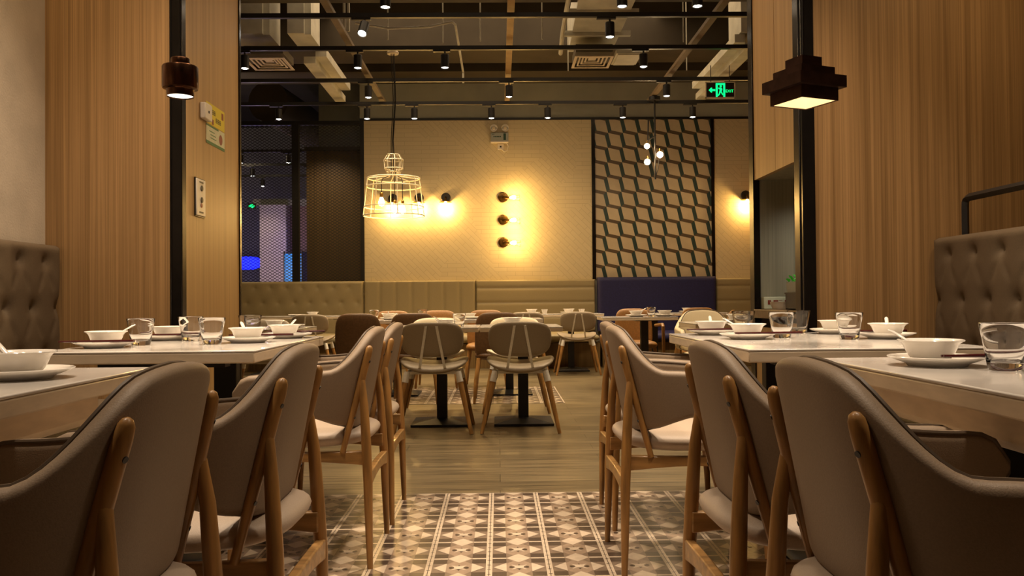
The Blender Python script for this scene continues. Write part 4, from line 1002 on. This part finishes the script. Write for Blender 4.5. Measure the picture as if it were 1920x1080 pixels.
light('SPOT', 'track_and_added_spot', (-.83, 6.35, 3.08), 120, WARM, .05, rot=aim((-.83, 6.35, 3.08), (1.6, 5.15, 2.3)), angle=50, blend=1)  # second added spot, brightens the upper right reveal
t = thing('cyan_display', 'cyan lit upright display beside the lilac pillar behind mesh window', 'display', (-3.78, 15.9, 0))
G().span(-.16, .16, -.02, .02, .8, 1.80).obj('lit_panel', M['cyan'], t); G().span(-.17, -.155, -.03, .03, 0, 1.85).span(.045, .06, -.03, .03, 0, 1.85).span(.155, .17, -.03, .03, 0, 1.85).obj('frame', M['black'], t)
t = thing('exit_sign', 'tiny green exit sign glimpsed behind the mesh window', 'sign', (-4.28, 15.0, 2.585)); G().span(-.07, .07, 0, .02, -.05, .05).obj('case', M['ink'], t)
G().lathe([(.035 * math.sin(PI * k / 8), -.035 * math.cos(PI * k / 8)) for k in range(9)]).span(-.05, .05, -.006, 0, -.015, .01).obj('symbol', M['exit_green'], t)
for i, (y, z) in enumerate(((13.6, 3.08), (14.6, 3.02), (15.6, 2.98))):
    o = G().span(-6.5, -2.0, y - .02, y + .02, z + .2, z + .24).obj('lighting_track', M['black']); tag(o, 'black lighting track in the hall behind mesh window, %s from the mesh' % ORD[i], 'track', 'hall lighting tracks')
    for j, x in enumerate((-4.05 - .1 * i, -3.3 + .12 * i)):
        dup(sp0, (x, y, z + .215), 0, 'small black spotlight behind mesh window, %s on the %s hall track' % (ORD[j], ORD[i]), 'hall spotlights')
        light('SPOT', 'hall_spot_light', (x, y, z + .0), 25, WARM2, .05, angle=90, blend=.8)

# ------------------------------------------------------------------ room lamps out of view (ceiling downlights over the seats), washers, added fills and ambient
for x, y, e in ((-1.25, 3.5, 60), (-1.3, 1.7, 30), (1.25, 3.4, 60), (1.3, 1.6, 34), (.1, 3.5, 32)):
    light('SPOT', 'downlight', (x, y, 3.9), e * 8, (1, .78, .56), .12, angle=78, blend=.9)
for x, e in ((-1.95, 22), (2.4, 22)): light('SPOT', 'panel_washer', (x, 3.2, 3.6), e * 3.6, WARM, .1, rot=(.42, 0, 0), angle=85, blend=1)
light('SPOT', 'niche_fill', (2.0, 4.9, 1.64), 14, (1, .95, .8), .05, angle=150, blend=.8)  # unseen fill added so the niche interior is lit
for x in (-2.5, -.9, .8, 2.6): light('SPOT', 'wall_washer', (x, 10.6, 3.25), 45, (1, .70, .37), .1, rot=(.5, 0, 0), angle=100, blend=1)
w = bpy.data.worlds.new('ambient'); SC.world = w; w.use_nodes = True
w.node_tree.nodes['Background'].inputs['Color'].default_value = (1, .72, .42, 1); w.node_tree.nodes['Background'].inputs['Strength'].default_value = .0
for x, y, s, e in ((0, 2.9, 2.0, 25), (0, 8.7, 4, 110)): light('AREA', 'overhead_fill', (x, y, 4.4), e, (1, .72, .44), s)  # unseen soft area fills added overhead

# ------------------------------------------------------------------ camera
F = 1613.0
cam = bpy.data.cameras.new('camera'); cam.sensor_width = 36; cam.lens = 36 * F / 1920; cam.clip_start = .05
co = bpy.data.objects.new('camera', cam); COL.objects.link(co)
R = Matrix.Rotation(-25 / F, 4, 'Z') @ Matrix.Rotation(PI / 2 + 22 / F, 4, 'X') @ Matrix.Rotation(-.0085, 4, 'Z')
co.matrix_world = Matrix.Translation((0, 0, .92)) @ R
SC.camera = co
SC.view_settings.view_transform = 'Standard'; SC.view_settings.look = 'None'; SC.view_settings.exposure = 0.0
SC.cycles.max_bounces = 8; SC.cycles.transparent_max_bounces = 12
SC.cycles.use_denoising = True; SC.cycles.sample_clamp_indirect = 4.0
SC.cycles.caustics_reflective = False
